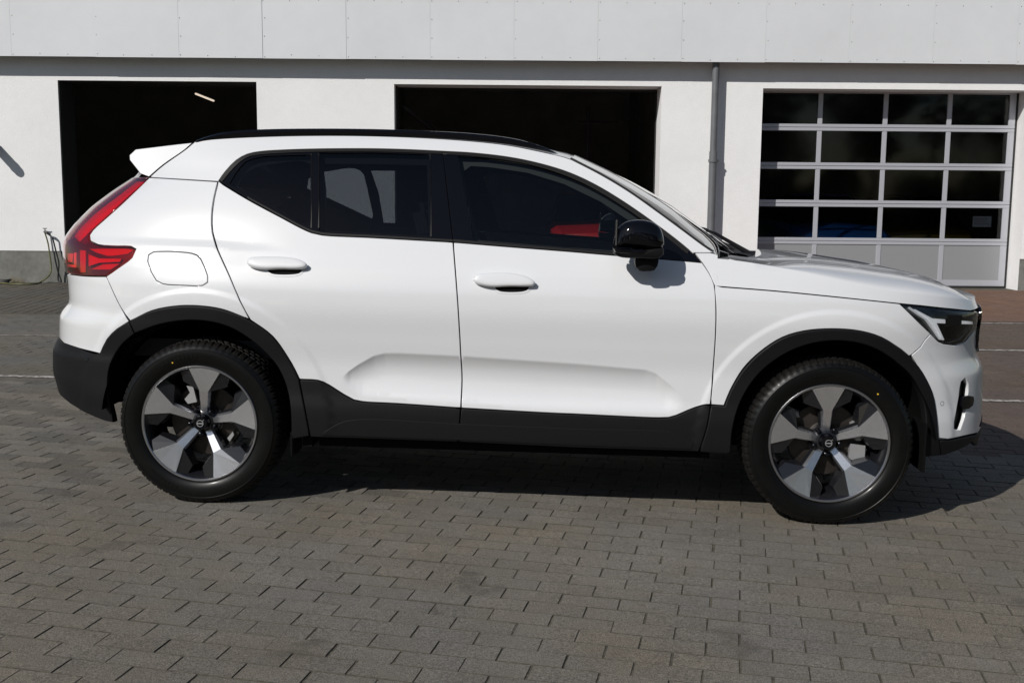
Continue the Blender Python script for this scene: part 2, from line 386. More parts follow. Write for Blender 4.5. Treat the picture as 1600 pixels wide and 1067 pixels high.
# trim beads round the openings
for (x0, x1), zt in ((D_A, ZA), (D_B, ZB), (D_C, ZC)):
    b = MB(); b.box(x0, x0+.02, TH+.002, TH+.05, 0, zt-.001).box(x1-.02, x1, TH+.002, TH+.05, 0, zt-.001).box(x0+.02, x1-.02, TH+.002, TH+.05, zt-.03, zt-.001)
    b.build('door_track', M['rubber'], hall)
MB().box(D_A[0]+.002, D_A[0]+.014, .012, TH, 0, ZA-.001).build('jamb_shade_lining', M['rubber'], hall)  # dark lining added so the shaded reveals read near black
MB().box(D_A[0]+.015, D_A[1]-.002, .03, TH, ZA-.012, ZA-.0005).build('jamb_shade_lining', M['rubber'], hall)
MB().box(D_B[0]+.002, D_B[0]+.014, .22, TH, 0, ZB-.001).build('jamb_shade_lining', M['rubber'], hall)
# sliding gear high in the middle bay
b = MB(); b.tube([(D_B[1]-.9, 3, ZB-.05), (D_B[1]-.9, 3, 1.4)], .03, 8).tube([(D_B[1]-1.1, 3, ZB-.35), (D_B[1]-.35, 3, ZB-.35)], .03, 8).tube([(D_B[0]+.1, .5, ZB-.3), (D_B[0]+.9, 5, ZB-.9)], .03, 6)
b.build('pipework', M['liner'], hall)

# downpipe
pX = (X(1110.5, 110)+X(1121, 110))/2; pY = FACE-.15
dp = empty('downpipe', (pX, pY, 0)); tag(dp, 'grey zinc downpipe running down the white wall beside the sectional door', 'downpipe')
zj = Z(1109, 250)-0
MB().tube([(0, 0, ZF+.05), (0, 0, zj+.12)], .052, 20).build('pipe', M['zinc'], dp, True)
MB().tube([(0, 0, zj+.119), (0, 0, zj+.118), (0, 0, .0)], [.052, .06, .06], 20).build('pipe', M['zinc'], dp, True)
MB().lathe([(.061, -.02), (.072, -.02), (.072, .02), (.061, .02)], 20, 'z', (0, 0, zj-.02)).box(-.01, .01, .06, .15, zj-.04, zj).box(.07, .1, -.012, .012, zj-.035, zj-.005).build('bracket', M['zinc'], dp)
# sectional door
SDY = FACE+.44
sd = empty('sectional_door', (0, SDY, 0)); tag(sd, 'closed silver sectional door with a grid of window panes over solid infill panels', 'garage door')
x0, x1 = D_C[0]-.02, X(1578, 300, SDY)
hz = [Z(1400, y, SDY) for y in (444.5, 377.5, 319, 260.5, 200.5, 143)]; hz[0] = .03
vx = [x0]+[X(x, 300, SDY) for x in (1278.5, 1380, 1480)]+[x1]; vx[1] = X(1276, 300, SDY); vx[2] = X(1377, 300, SDY); vx[3] = X(1476, 300, SDY)
rh = .052; mw = .036
for k, z in enumerate(hz):
    if k in (0, 5):
        z0_, z1_ = (z, z+.09) if k == 0 else (z-.04, z+.01)
        MB().cbox(x0, x1, -.02, .02, z0_, z1_, .004).build('rail', M['alu'], sd)
    else:
        MB().cbox(x0, x1, -.02, .02, z+.002, z+rh, .005).build('rail', M['alu'], sd)
        MB().cbox(x0, x1, -.02, .02, z-rh, z-.002, .005).build('rail', M['alu'], sd)
for k in range(5):
    za = hz[k]+(rh if k else .09); zb = hz[k+1]-(rh if k < 4 else .04)
    for q, x in enumerate(vx):
        h = mw if 0 < q < 4 else .05
        xc = x if 0 < q < 4 else (x+.05 if q == 0 else x-.05)
        MB().cbox(xc-h, xc+h, -.017, .017, za-.002, zb+.002, .004).build('mullion', M['alu'], sd)
    for q in range(4):
        xa = vx[q]+(mw if q else .1); xb = vx[q+1]-(mw if q < 3 else .1)
        if k == 0:
            MB().cbox(xa-.003, xb+.003, -.006, .01, za-.003, zb+.003, .003).build('infill_panel', M['alupanel'], sd)
        else:
            # thin pane with the slight bow of acrylic glazing
            n = 8; v = []; f = []; am = rng.normal(0, .0009); ph_ = rng.random()*3
            for i in range(n+1):
                for j in range(n+1):
                    s_, t_ = i/n, j/n
                    v.append((xa-.004+(xb-xa+.008)*s_, .002+am*math.sin(PI*s_)*math.sin(PI*t_)+.0002*math.sin(7*s_+ph_)*math.sin(5*t_+ph_), za-.004+(zb-za+.008)*t_))
            f = [(i*(n+1)+j, (i+1)*(n+1)+j, (i+1)*(n+1)+j+1, i*(n+1)+j+1) for i in range(n) for j in range(n)]
            me = bpy.data.meshes.new('pane'); me.from_pydata(v, [], f); me.materials.append(M['pane']); me.polygons.foreach_set('use_smooth', [True]*len(f)); link('pane', me, sd)
MB().box(x0, x1, -.02, .02, .004, .028).build('bottom_seal', M['rubber'], sd)
MB().box(x1+.004, D_C[1]+.0, .0, .03, .004, ZC).build('guide_seal', M['rubber'], sd)
# sheet of paper on the pane
a = on_y(1521, 338, SDY-.004); c = on_y(1549, 355, SDY-.004)
nt = empty('notice', (a.x, SDY+.012, c.z)); tag(nt, 'small white paper notice stuck on the bottom right pane of the sectional door', 'notice')
MB().box(0, c.x-a.x, -.001, .001, 0, a.z-c.z).build('sheet', M['paper'], nt)
MB().box(.02, (c.x-a.x)*.8, -.0016, -.0012, (a.z-c.z)*.7, (a.z-c.z)*.76).box(.02, (c.x-a.x)*.7, -.0016, -.0012, (a.z-c.z)*.5, (a.z-c.z)*.54).box(.02, (c.x-a.x)*.85, -.0016, -.0012, (a.z-c.z)*.3, (a.z-c.z)*.34).build('print', M['rubber'], nt)
# wall lamp cut by the left edge
lp = on_y(-6, 226, FACE)
wl = empty('wall_lamp', (lp.x-.01, FACE, lp.z-.03)); tag(wl, 'grey cylindrical lamp sticking out of the white wall at the far left', 'wall lamp')
MB().tube([(0, -.002, 0), (0, -.05, 0)], .06, 16).build('base_plate', M['lampgrey'], wl)
MB().tube([(0, -.05, 0), (0, -.40, 0), (0, -.425, 0), (0, -.435, 0)], [.066, .066, .055, .03], 24).build('lamp_head', M['lampgrey'], wl, angle=40)
MB().lathe([(.067, -.34), (.071, -.34), (.071, -.31), (.067, -.31)], 24, 'y').build('collar', M['zinc'], wl)
# tap and hose
tp = on_y(73, 362, FACE)
tap = empty('water_tap', (tp.x, FACE, tp.z)); tag(tap, 'small brass and black garden tap on the wall left of the first opening', 'tap')
MB().tube([(0, 0, 0), (0, -.09, 0)], .014, 8).tube([(0, -.06, .0), (0, -.06, .045)], .008, 6).tube([(-.03, -.06, .05), (.03, -.06, .05)], .008, 6).build('valve', M['lampgrey'], tap)
MB().tube([(0, -.09, 0), (.05, -.10, -.015), (.09, -.10, -.05)], [.014, .022, .016], 8).build('spout', M['hoseblk'], tap)
base = Vector((tp.x, FACE, 0))
hp = [(tp.x+.0, FACE-.07, tp.z-.01)]
for (a_, b_, yy) in ((75, 380, .05), (78, 400, .05), (80, 418, .07), (77, 430, .12)):
    q = on_y(a_, b_, FACE-yy); hp.append(tuple(q))
for (a_, b_) in ((68, 439.5), (52, 443.5), (25, 444), (0, 442), (-30, 440)): q = on_z(a_, b_, .016); hp.append((q.x, min(q.y, FACE-.05), .016))
def smooth_path(pts, n=6):
    pts = [Vector(p) for p in pts]; out = []
    for i in range(len(pts)-1):
        p0, p1, p2, p3 = pts[max(i-1, 0)], pts[i], pts[i+1], pts[min(i+2, len(pts)-1)]
        for k in range(n):
            t = k/n; out.append(.5*((2*p1)+(p2-p0)*t+(2*p0-5*p1+4*p2-p3)*t*t+(3*p1-p0-3*p2+p3)*t**3))
    return out+[pts[-1]]
o = MB().tube(smooth_path(hp), .011, 8).build('garden_hose', M['hose'], None, True); tag(o, 'thin olive green hose hanging from the tap and trailing over the paving', 'hose')
q1, q2, q3 = on_y(82, 371, FACE-.08), on_y(88, 395, FACE-.06), on_y(92, 412, FACE-.07); q4 = on_z(98, 440, .012)
o = MB().tube(smooth_path([q1, q2, q3, (q4.x, FACE-.08, .012), (q4.x+.3, FACE-.2, .012)]), .012, 8).build('drain_hose', M['hoseblk'], None, True); tag(o, 'black hose hanging down the wall right of the green one', 'hose')
q = on_z(8, 439, .02)
b = MB()
for k in range(3):
    b.tube([(q.x+.13*math.cos(t)+.02*k, FACE-.18+.05*math.sin(t), .014+.02*k) for t in np.linspace(0, 2*PI, 20)], .010, 6)
o = b.build('coiled_hose', M['hoseblk'], None, True); tag(o, 'small black coil of hose lying at the foot of the wall', 'hose')
# weeds at the plinth
b = MB(); q = on_z(38, 439, .0)
for k in range(60):
    x = q.x+rng.normal(0, .09); h = abs(rng.normal(.05, .04))+.02; l = rng.normal(0, .04); y = FACE-.03-rng.random()*.04
    b.add([(x-.003, y, 0), (x+.003, y, 0), (x+l, y-.02, h)], [(0, 1, 2)])
o = b.build('dry_grass', M['dry']); tag(o, 'tuft of dry grass growing along the foot of the wall', 'grass', kind='stuff')
# fluorescent light in the first bay
q = on_y(320, 152.5, FACE+4.5)
cl = empty('ceiling_light', tuple(q)); tag(cl, 'lit slim fluorescent light high inside the first dark opening', 'ceiling light')
dv = (on_y(334, 158, FACE+4.9)-on_y(306, 147, FACE+4.1))/2
MB().tube([tuple(-dv), tuple(dv)], .018, 10).build('light_tube', M['tube'], cl)
MB().tube([tuple(-dv*1.05+Vector((0, .02, .035))), tuple(dv*1.05+Vector((0, .02, .035)))], .025, 6).build('housing', M['lampgrey'], cl)

# ------------------------------------------------------------------ the white SUV
f_ = Vector((math.cos(YAW), -math.sin(YAW), -TILT)).normalized(); n_ = Vector((math.sin(YAW), math.cos(YAW), 0)).normalized()
up_ = f_.cross(n_).normalized()
n_ = up_.cross(f_).normalized()
WF = .905                                   # wheel face, metres out from the centreline
CL = Vector((CARX, CARY, 0)) + n_*WF
car = empty('parked_suv'); tag(car, 'large white compact SUV with black lower cladding parked side-on on the paving', 'car')
TC = Matrix(((f_.x, n_.x, up_.x, CL.x), (f_.y, n_.y, up_.y, CL.y), (f_.z, n_.z, up_.z, CL.z), (0, 0, 0, 1)))
car.matrix_world = TC
TCn = np.array(TC); TI = TC.inverted()
RO = TI @ CO
def rdir(px, py): return (TI.to_3x3() @ px_dir(px, py)).normalized()
def cproj(P):                               # car-local (x, y left, z) to photo coordinates
    P = np.atleast_2d(P); return proj(P@TCn[:3, :3].T+TCn[:3, 3])
def at_y(px, py, yo):                       # ray meets the plane yo metres out on the near side
    d = rdir(px, py); p = RO + d*((-yo-RO.y)/d.y); return p.x, p.z

class Cub:                                  # monotone cubic through knots
    def __init__(s, x, y):
        s.x = np.array(x, float); s.y = np.array(y, float); h = np.diff(s.x); d = np.diff(s.y)/h
        m = np.zeros(len(x)); m[0] = d[0]; m[-1] = d[-1]
        for i in range(1, len(x)-1):
            m[i] = 0 if d[i-1]*d[i] <= 0 else 2*d[i-1]*d[i]/(d[i-1]+d[i])
        s.m = m; s.h = h
    def __call__(s, q):
        q = np.clip(np.asarray(q, float), s.x[0], s.x[-1]); i = np.clip(np.searchsorted(s.x, q)-1, 0, len(s.x)-2)
        t = (q-s.x[i])/s.h[i]; t2, t3 = t*t, t**3
        return (2*t3-3*t2+1)*s.y[i]+(t3-2*t2+t)*s.h[i]*s.m[i]+(3*t2-2*t3)*s.y[i+1]+(t3-t2)*s.h[i]*s.m[i+1]
wz = Cub([.15, .24, .33, .43, .52, .62, .75, .87, .94, 1.02, 1.08, 1.16, 1.26, 1.36, 1.44, 1.50, 1.55, 1.60, 1.66],
         [.85, .888, .908, .911, .901, .899, .913, .925, .919, .895, .866, .826, .776, .722, .676, .638, .600, .556, .48])
# plan curve: one base loop, u runs from the rear centre along the near side to the front centre
NF, NR, ME = 8.0, 7.0, 2.2
_bx = np.concatenate([-1+np.linspace(0, 1, 3000)**3*.2, np.linspace(-.8, .8, 2000)[1:-1], 1-np.linspace(1, 0, 3000)**3*.2])
_by = np.where(_bx > 0, (1-np.abs(_bx)**NF).clip(0)**(1/ME), (1-np.abs(_bx)**NR).clip(0)**(1/ME))
_s = np.r_[0, np.cumsum(np.hypot(np.diff(_bx*2.2), np.diff(_by*.92)))]; U = float(_s[-1])
def base(u):
    u = np.asarray(u, float); sg = np.where((u < 0) | (u > U), -1., 1.); v = np.where(u < 0, -u, np.where(u > U, 2*U-u, u))
    return np.interp(v, _s, _bx), np.interp(v, _s, _by)*sg
def solve_ends():
    trR = np.array([(262, 222), (275.6, 211.8), (298, 178), (323.4, 144.3), (351.5, 116.2), (370, 102), (380, 98.6), (405, 99), (427, 103.6), (440, 106.3), (472, 108.3), (490.6, 92.8), (533, 92.6), (541, 85), (580, 84.8), (596, 90), (616, 95), (800, 101)])
    trF = np.array([(300, 1500), (470, 1524), (480, 1529), (488, 1531), (505, 1528), (530, 1524), (549, 1525), (573, 1536.5), (600, 1536), (627, 1535), (672, 1533.5), (690, 1527), (800, 1520)])
    zs = np.arange(.16, 1.66, .0125); bx = np.concatenate([np.linspace(.3, .9, 40), 1-np.linspace(.1**.5, 0, 160)**2]); xr, xf = [], []
    for z in zs:
        for sgn, tr, out in ((-1, trR, xr), (1, trF, xf)):
            lo, hi = 1.2, 2.6
            if sgn > 0 and z > 1.02: out.append(out[-1]); continue
            for _ in range(22):
                mid = (lo+hi)/2; by = (1-bx**(NF if sgn > 0 else NR)).clip(0)**(1/ME)
                P = cproj(np.c_[sgn*bx*mid, -by*wz(z), np.full_like(bx, z)])
                d = (P[:, 0]-np.interp(P[:, 1], tr[:, 0], tr[:, 1]))*sgn
                if d.max() > 0: hi = mid
                else: lo = mid
            out.append(lo)
    return zs, np.array(xr), np.array(xf)
ZS, XR, XF = solve_ends()
def blur(a, k):
    kk = np.hanning(k+2)[1:-1]; kk /= kk.sum(); return np.convolve(np.pad(a, k//2, mode='edge'), kk, 'valid')
XR = blur(XR, 3); XF = blur(XF, 5)
RW = [(-1.351, .356), (1.351, .356)]
def P0(u, z):
    bx, by = base(u); z = np.asarray(z, float)
    x = np.where(bx > 0, bx*np.interp(z, ZS, XF), bx*np.interp(z, ZS, XR))
    return np.stack(np.broadcast_arrays(x, by*wz(z), z), -1)      # yo positive outwards on the near side
_gu = np.arange(0, U+.0101, .01).clip(0, U); _gz = np.arange(.17, 1.64, .0125)
_G = P0(_gu[:, None], _gz[None, :]); _nz = len(_gz)
_V = (_G*np.array([1, -1, 1])).reshape(-1, 3)
_bv = BVHTree.FromPolygons([tuple(v) for v in _V], [(i*_nz+j, (i+1)*_nz+j, (i+1)*_nz+j+1, i*_nz+j+1) for i in range(len(_gu)-1) for j in range(_nz-1)])
def trace(px, py):
    """photo point -> (u, z) on the body surface"""
    d = rdir(px, py); h, nn, fi, dist = _bv.ray_cast(RO, d)
    if h is None:
        dv = _V-np.array(RO); t = dv@np.array(d); pr = np.linalg.norm(dv-t[:, None]*np.array(d), axis=1); k = int(np.argmin(pr+.002*(t-t.min())))
        u, z = _gu[k//_nz], _gz[k % _nz]
        return float(u), float(z)
    i, j = divmod(fi, _nz-1); u, z = _gu[i]+.005, h.z
    for _ in range(4):
        p = P0(u, z)*np.array([1, -1, 1]); e = 1e-4
        pu = (P0(u+e, z)*np.array([1, -1, 1])-p)/e; pz = (P0(u, z+e)*np.array([1, -1, 1])-p)/e
        A = np.column_stack([pu, pz, -np.array(d)])
        try: s = np.linalg.solve(A, np.array(RO)-p)
        except np.linalg.LinAlgError: break
        if abs(s[0]) > .03 or abs(s[1]) > .03: break
        u += s[0]; z += s[1]
    return float(u), float(z)
def smooth2(pts, step):
    P = [np.array(p, float) for p in pts]; out = []
    for i in range(len(P)-1):
        p0 = P[i-1] if i else 2*P[0]-P[1]; p1, p2 = P[i], P[i+1]; p3 = P[i+2] if i+2 < len(P) else 2*P[-1]-P[-2]
        t0 = 0; t1 = t0+max(np.linalg.norm(p1-p0), 1e-6)**.5; t2 = t1+max(np.linalg.norm(p2-p1), 1e-6)**.5; t3 = t2+max(np.linalg.norm(p3-p2), 1e-6)**.5
        n = max(1, int(np.linalg.norm(p2-p1)/step))
        for k in range(n):
            t = t1+(t2-t1)*k/n
            A1 = (t1-t)/(t1-t0)*p0+(t-t0)/(t1-t0)*p1; A2 = (t2-t)/(t2-t1)*p1+(t-t1)/(t2-t1)*p2; A3 = (t3-t)/(t3-t2)*p2+(t-t2)/(t3-t2)*p3
            B1 = (t2-t)/(t2-t0)*A1+(t-t0)/(t2-t0)*A2; B2 = (t3-t)/(t3-t1)*A2+(t-t1)/(t3-t1)*A3
            out.append((t2-t)/(t2-t1)*B1+(t-t1)/(t2-t1)*B2)
    out.append(P[-1]); return out
def C(*pts, step=9): return [trace(*p) for p in smooth2(pts, step)]     # smooth traced curve
def Ln(*pts, step=14):
    out = []
    for a, b_ in zip(pts[:-1], pts[1:]):
        n = max(1, int(math.dist(a, b_)/step)); out += [trace(a[0]+(b_[0]-a[0])*k/n, a[1]+(b_[1]-a[1])*k/n) for k in range(n)]
    return out+[trace(*pts[-1])]
def Uz(*pts, step=.03):                                                 # explicit (u, z) points
    out = []
    for a, b_ in zip(pts[:-1], pts[1:]):
        n = max(1, int(math.dist(a, b_)/step)); out += [(a[0]+(b_[0]-a[0])*k/n, a[1]+(b_[1]-a[1])*k/n) for k in range(n)]
    return out+[pts[-1]]

# relief pressed into the skin
SC_T = [P0(*trace(*p)) for p in ((533.4, 591), (545, 580), (560.8, 569), (583.8, 556.2), (601, 552), (624, 552), (718.9, 556.4), (900, 568.6), (1009, 577.8), (1025.9, 584), (1056.8, 609.3), (1073.7, 627))]
SC_B = [P0(*trace(*p)) for p in ((533.4, 591.5), (543.5, 603.6), (555, 612), (566.5, 616.6), (718.9, 628), (860, 637.4), (1040, 643), (1056.8, 641.7), (1066, 636), (1073.7, 627.5))]
SC_T = np.array(SC_T); SC_B = np.array(SC_B); sx0, sx1 = SC_T[0, 0], SC_T[-1, 0]
_lz = [P0(*trace(*p)) for p in ((100, 372), (152, 377.5), (250, 381), (330, 384.5), (400, 389), (453, 392))]; _lz = np.array(_lz)
def relief(x, z):
    d = np.zeros(np.broadcast(x, z).shape); x = np.broadcast_to(x, d.shape); z = np.broadcast_to(z, d.shape)
    t_ = np.interp(x, SC_T[:, 0], SC_T[:, 2]); b_ = np.interp(x, SC_B[:, 0], SC_B[:, 2]); h = (t_-b_).clip(1e-4)
    q = (t_-z)/h; ins = (x > sx0) & (x < sx1) & (q > -.2) & (q < 1.15)
    a1 = .50; f = np.where(q < a1, 1-(1-np.clip(q/a1, 0, 1))**2, 1-np.clip((q-a1)/(1-a1), 0, 1)**1.5)
    f = f*sstep((x-sx0)/.04)*sstep((sx1-x)/.10)
    d = d - np.where(ins & (q > 0) & (q < 1), f, 0)*.125*h
    for (cx, cz), rr in zip(RW, (.595, .575)):
        r = np.hypot(x-cx, z-cz); d = d+.006*(1-sstep((r-rr+.03)/.03))
    zl = np.interp(x, _lz[:, 0], _lz[:, 2]); a = 1-sstep((x-(_lz[-1, 0]-.32))/.34)
    dz = z-zl; d = d-.009*a*np.where(dz > 0, np.clip(dz/.014, 0, 1)*np.exp(-(dz/.09)**2), 0)
    return d
def PS(u, z, off=0.):
    p = P0(u, z); bx, by = base(u); r = relief(p[..., 0], p[..., 2])
    s = np.sign(by)*np.clip(np.abs(by)*1.25, 0, 1)**2
    p = p.copy(); p[..., 1] += r*s
    if np.any(off):
        n = nrm(u, z, flat=True); p = p+n*np.asarray(off)[..., None] if np.ndim(off) else p+n*off
    return p
def nrm(u, z, flat=False):
    u = np.asarray(u, float); z = np.asarray(z, float); e = 3.5e-3; fn = P0 if flat else PS
    a = fn(u+e, z)-fn(u-e, z); b_ = fn(u, z+e)-fn(u, z-e)
    n = np.cross(a, b_); n = n/np.maximum(np.linalg.norm(n, axis=-1, keepdims=True), 1e-9)
    return orient(n, u)
def orient(n, u):
    bx, by = base(u); o = np.stack([bx**5, by, np.zeros_like(by)], -1); s = np.sign((n*o).sum(-1, keepdims=True)); s[s == 0] = 1
    return n*s
def u_of(x, z):
    b = np.where(x > 0, x/np.interp(z, ZS, XF), x/np.interp(z, ZS, XR)); return np.interp(b, _bx, _s)
CREASE = []
_cx = np.linspace(sx0+.004, sx1-.004, 110)
for q in (-.14, -.07, -.03, 0, .03, .06, .13, .2, .27, .34, .40, .5, .62, .74, .87, 1.0):
    cz_ = np.interp(_cx, SC_T[:, 0], SC_T[:, 2])*(1-q)+np.interp(_cx, SC_B[:, 0], SC_B[:, 2])*q; CREASE.append(np.c_[u_of(_cx, cz_), cz_])
for (cx, cz), rr in zip(RW, (.595, .575)):
    for o_ in (-.03, -.022, -.015, -.008, 0.):
        t = np.linspace(-.1, PI+.1, 110); a_, b_ = cx+(rr+o_)*np.cos(t), cz+(rr+o_)*np.sin(t); CREASE.append(np.c_[u_of(a_, b_), b_])
for o_ in (0, .014, .03, .05, .08, .12, .17):
    a_ = np.linspace(_lz[0, 0], _lz[-1, 0], 60); b_ = np.interp(a_, _lz[:, 0], _lz[:, 2])+o_; CREASE.append(np.c_[u_of(a_, b_), b_])
def pip(P, poly):
    x, y = P[:, 0], P[:, 1]; inside = np.zeros(len(P), bool); n = len(poly)
    for i in range(n):
        x1, y1 = poly[i]; x2, y2 = poly[(i+1) % n]
        if y1 == y2: continue
        c = ((y1 > y) != (y2 > y)) & (x < (x2-x1)*(y-y1)/(y2-y1)+x1); inside ^= c
    return inside
def clean(poly):
    out = []
    for p in poly:
        if not out or math.dist(p, out[-1]) > 1.2e-3: out.append(tuple(p))
    while math.dist(out[0], out[-1]) < 1.2e-3: out.pop()
    return out
def area(poly): return .5*sum(a[0]*b_[1]-b_[0]*a[1] for a, b_ in zip(poly, poly[1:]+poly[:1]))
def inset(poly, d):
    """move each outline vertex inwards by d (polygon made counter-clockwise)"""
    if d == 0: return poly
    n = len(poly); out = []
    for i in range(n):
        a, p, b_ = np.array(poly[i-1]), np.array(poly[i]), np.array(poly[(i+1) % n])
        e1 = (p-a)/np.linalg.norm(p-a); e2 = (b_-p)/np.linalg.norm(b_-p)
        n1 = np.array([-e1[1], e1[0]]); n2 = np.array([-e2[1], e2[0]]); m = n1+n2; l = np.linalg.norm(m)
        if l < .3: m = n1; k = 1
        else: m = m/l; k = min(1/max(m@n1, .35), 2.2)
        out.append(tuple(p+m*d*k))
    return out
HOLES_OK = True
def panel(name, poly, mt, off=0., gap=.0022, flange=.014, holes=(), grid=.028, parent=None, fine=None, hole_gap=None, round_=.0025, crease=False):
    """one pressed panel: outline in (u, z), draped over the body surface, with a turned-in edge"""
    poly = clean(poly)
    if area(poly) < 0: poly = poly[::-1]
    poly = inset(poly, gap+round_); hs = []
    for h in holes:
        h = clean(h); h = h if area(h) > 0 else h[::-1]; hs.append(inset(h, -((gap if hole_gap is None else hole_gap)+round_)))
    loops = [poly]+hs; pts = []; edges = []
    for L in loops:
        k = len(pts); pts += L; edges += [(k+i, k+(i+1) % len(L)) for i in range(len(L))]
    nb = len(pts); A = np.array(poly); lo, hi = A.min(0), A.max(0)
    gu = np.arange(lo[0]+grid*.5, hi[0], grid); gv = np.arange(lo[1]+grid*.5, hi[1], grid*.87)
    g = np.array([(a+(grid/2 if j % 2 else 0), b_) for j, b_ in enumerate(gv) for a in gu]) if len(gu) and len(gv) else np.zeros((0, 2))
    if len(g):
        g = g[pip(g, poly)]
        for h in hs: g = g[~pip(g, h)]
        bp = np.array(pts)
        if len(g):
            dm = np.full(len(g), 9.)
            for i in range(0, len(bp), 200): dm = np.minimum(dm, np.sqrt(((g[:, None, :]-bp[None, i:i+200])**2).sum(-1)).min(1))
            g = g[dm > grid*.42]
    al = [Vector(p) for p in pts]; bp = np.array(pts); cpts = []
    if crease:
        for L in CREASE:
            ok = pip(L, poly)
            for h in hs: ok &= ~pip(L, h)
            if not ok.any(): continue
            k0 = np.where(ok)[0]; dd = np.full(len(L), 0.)
            dd[k0] = np.sqrt(((L[k0][:, None, :]-bp[None])**2).sum(-1)).min(1); ok &= dd > .004
            last = None
            for i in range(len(L)):
                if ok[i]:
                    al.append(Vector(L[i])); cpts.append(L[i])
                    if last == i-1 and last is not None: edges.append((len(al)-2, len(al)-1))
                    last = i
                else: last = None
        if cpts and len(g):
            cp_ = np.array(cpts); dm = np.full(len(g), 9.)
            for i in range(0, len(cp_), 200): dm = np.minimum(dm, np.sqrt(((g[:, None, :]-cp_[None, i:i+200])**2).sum(-1)).min(1))
            g = g[dm > .007]
    al += [Vector(p) for p in g]
    vo, eo, fo, *_ = geometry.delaunay_2d_cdt(al, edges, [], 0, 1e-6)
    V2 = np.array([tuple(v) for v in vo]); F_ = np.array([tuple(f) for f in fo if len(f) == 3])
    cen = V2[F_].mean(1); keep = pip(cen, poly)
    for h in hs: keep &= ~pip(cen, h)
    F_ = F_[keep]
    N3 = nrm(V2[:, 0], V2[:, 1]); P3 = PS(V2[:, 0], V2[:, 1])+N3*off
    verts = P3.tolist(); norms = N3.tolist(); faces = [tuple(f) for f in F_]
    # turned-in edge: a small radius then a flange
    for L, sgn in [(loops[0], -1)]+[(h, 1) for h in hs]:
        a = np.array(L); n3 = nrm(a[:, 0], a[:, 1]); p = PS(a[:, 0], a[:, 1])+n3*off; m = len(a)
        tan = np.roll(p, -1, 0)-np.roll(p, 1, 0); tan /= np.maximum(np.linalg.norm(tan, axis=1, keepdims=True), 1e-9)
        out = np.cross(tan, n3)*1.0; mid = PS(A[:, 0], A[:, 1]).mean(0)
        w_ = p+out*.002; # decide outward side of the sheet in (u, z)
        e = np.roll(a, -1, 0)-np.roll(a, 1, 0); e /= np.maximum(np.linalg.norm(e, axis=1, keepdims=True), 1e-9)
        o2 = np.c_[e[:, 1], -e[:, 0]]*(1 if sgn < 0 else -1)
        q = PS(a[:, 0]+o2[:, 0]*.002, a[:, 1]+o2[:, 1]*.002)-PS(a[:, 0], a[:, 1]); s = np.sign((q*out).sum(1, keepdims=True)); s[s == 0] = 1; out = out*s
        k = len(verts)
        r1 = p; r2 = p+out*round_*.7-n3*round_*.3; r3 = p+out*round_-n3*round_; r4 = p+out*round_-n3*flange
        for ring, nn in ((r1, n3), (r2, (n3+out)*.707), (r3, out), (r4, out)): verts += ring.tolist(); norms += nn.tolist()
        for r_ in range(3):
            for i in range(m):
                j = (i+1) % m; faces.append((k+r_*m+i, k+r_*m+j, k+(r_+1)*m+j, k+(r_+1)*m+i))
    V = np.array(verts); Nn = np.array(norms); V[:, 1] *= -1; Nn[:, 1] *= -1
    ff = []
    for f in faces:                          # face winding follows the wanted normal
        a, b_, c = V[f[0]], V[f[1]], V[f[2]]
        if np.dot(np.cross(b_-a, c-a), Nn[list(f)].mean(0)) < 0: f = f[::-1]
        ff.append(f)
    me = bpy.data.meshes.new(name); me.from_pydata(V.tolist(), [], ff)
    me.materials.append(mt); me.polygons.foreach_set('use_smooth', [True]*len(me.polygons))
    me.normals_split_custom_set_from_vertices([tuple(n/np.linalg.norm(n)) for n in Nn])
    me.update(); return link(name, me, parent or car)

def usil(z, rear=True):
    us = np.linspace(.05, 1.4, 400) if rear else np.linspace(U-1.4, U-.05, 400)
    p = P0(us, z)*np.array([1, -1, 1]); q = cproj(p)[:, 0]
    return float(us[np.argmin(q)] if rear else us[np.argmax(q)])
def mirror_part(o):
    """the same part on the far side"""
    c = o.copy(); COL.objects.link(c); c.parent = o.parent; c.scale = (1, -1, 1)
    for ch in list(o.children):
        d = ch.copy(); COL.objects.link(d); d.parent = c
    return c
def rear_sym(h): return h + [(-u, z) for u, z in h[::-1] if u > 1e-6]
def front_sym(h): return h + [(2*U-u, z) for u, z in h[::-1] if u < U-1e-6]
near = []

# traced outlines ----------------------------------------------------------
dlo_top_r = [(341, 282.4), (352.4, 267.2), (369.2, 250.3), (386, 241), (405.8, 236.8), (440, 234.4), (498.7, 232.6), (583, 232.3), (640, 233.8), (691.4, 236.2)]
dlo_top_f = [(691.4, 236.2), (737.5, 238.8), (795, 245.4), (838, 254), (881, 266.4), (910, 278.2), (938.8, 293), (967.5, 310.3), (996.3, 329.4), (1025, 350), (1053.8, 371.6), (1076.8, 390.4), (1097, 410)]
dlo_bot_r = [(341, 282.8), (386.2, 310.5), (442.5, 341), (470.6, 356), (487.5, 363.5), (503, 367), (583, 371.2), (708, 378.2)]
dlo_bot_f = [(708, 378.2), (795, 385.4), (881, 392), (956, 398.4), (1028, 404), (1097, 410)]
seam_rr = [(341, 282.8), (334, 312), (330.9, 337.4), (331.3, 362.7), (336.9, 382.4), (358, 430.2), (370.6, 460), (390.7, 499)]
seam_b = [(708, 378.2), (712.5, 435), (716.4, 490), (720, 554.8), (721.2, 595), (720.3, 637.5)]
seam_f = [(1097, 410), (1108.4, 427), (1116, 444.4), (1118.8, 480), (1118.3, 520), (1115.8, 560), (1110, 631.8)]
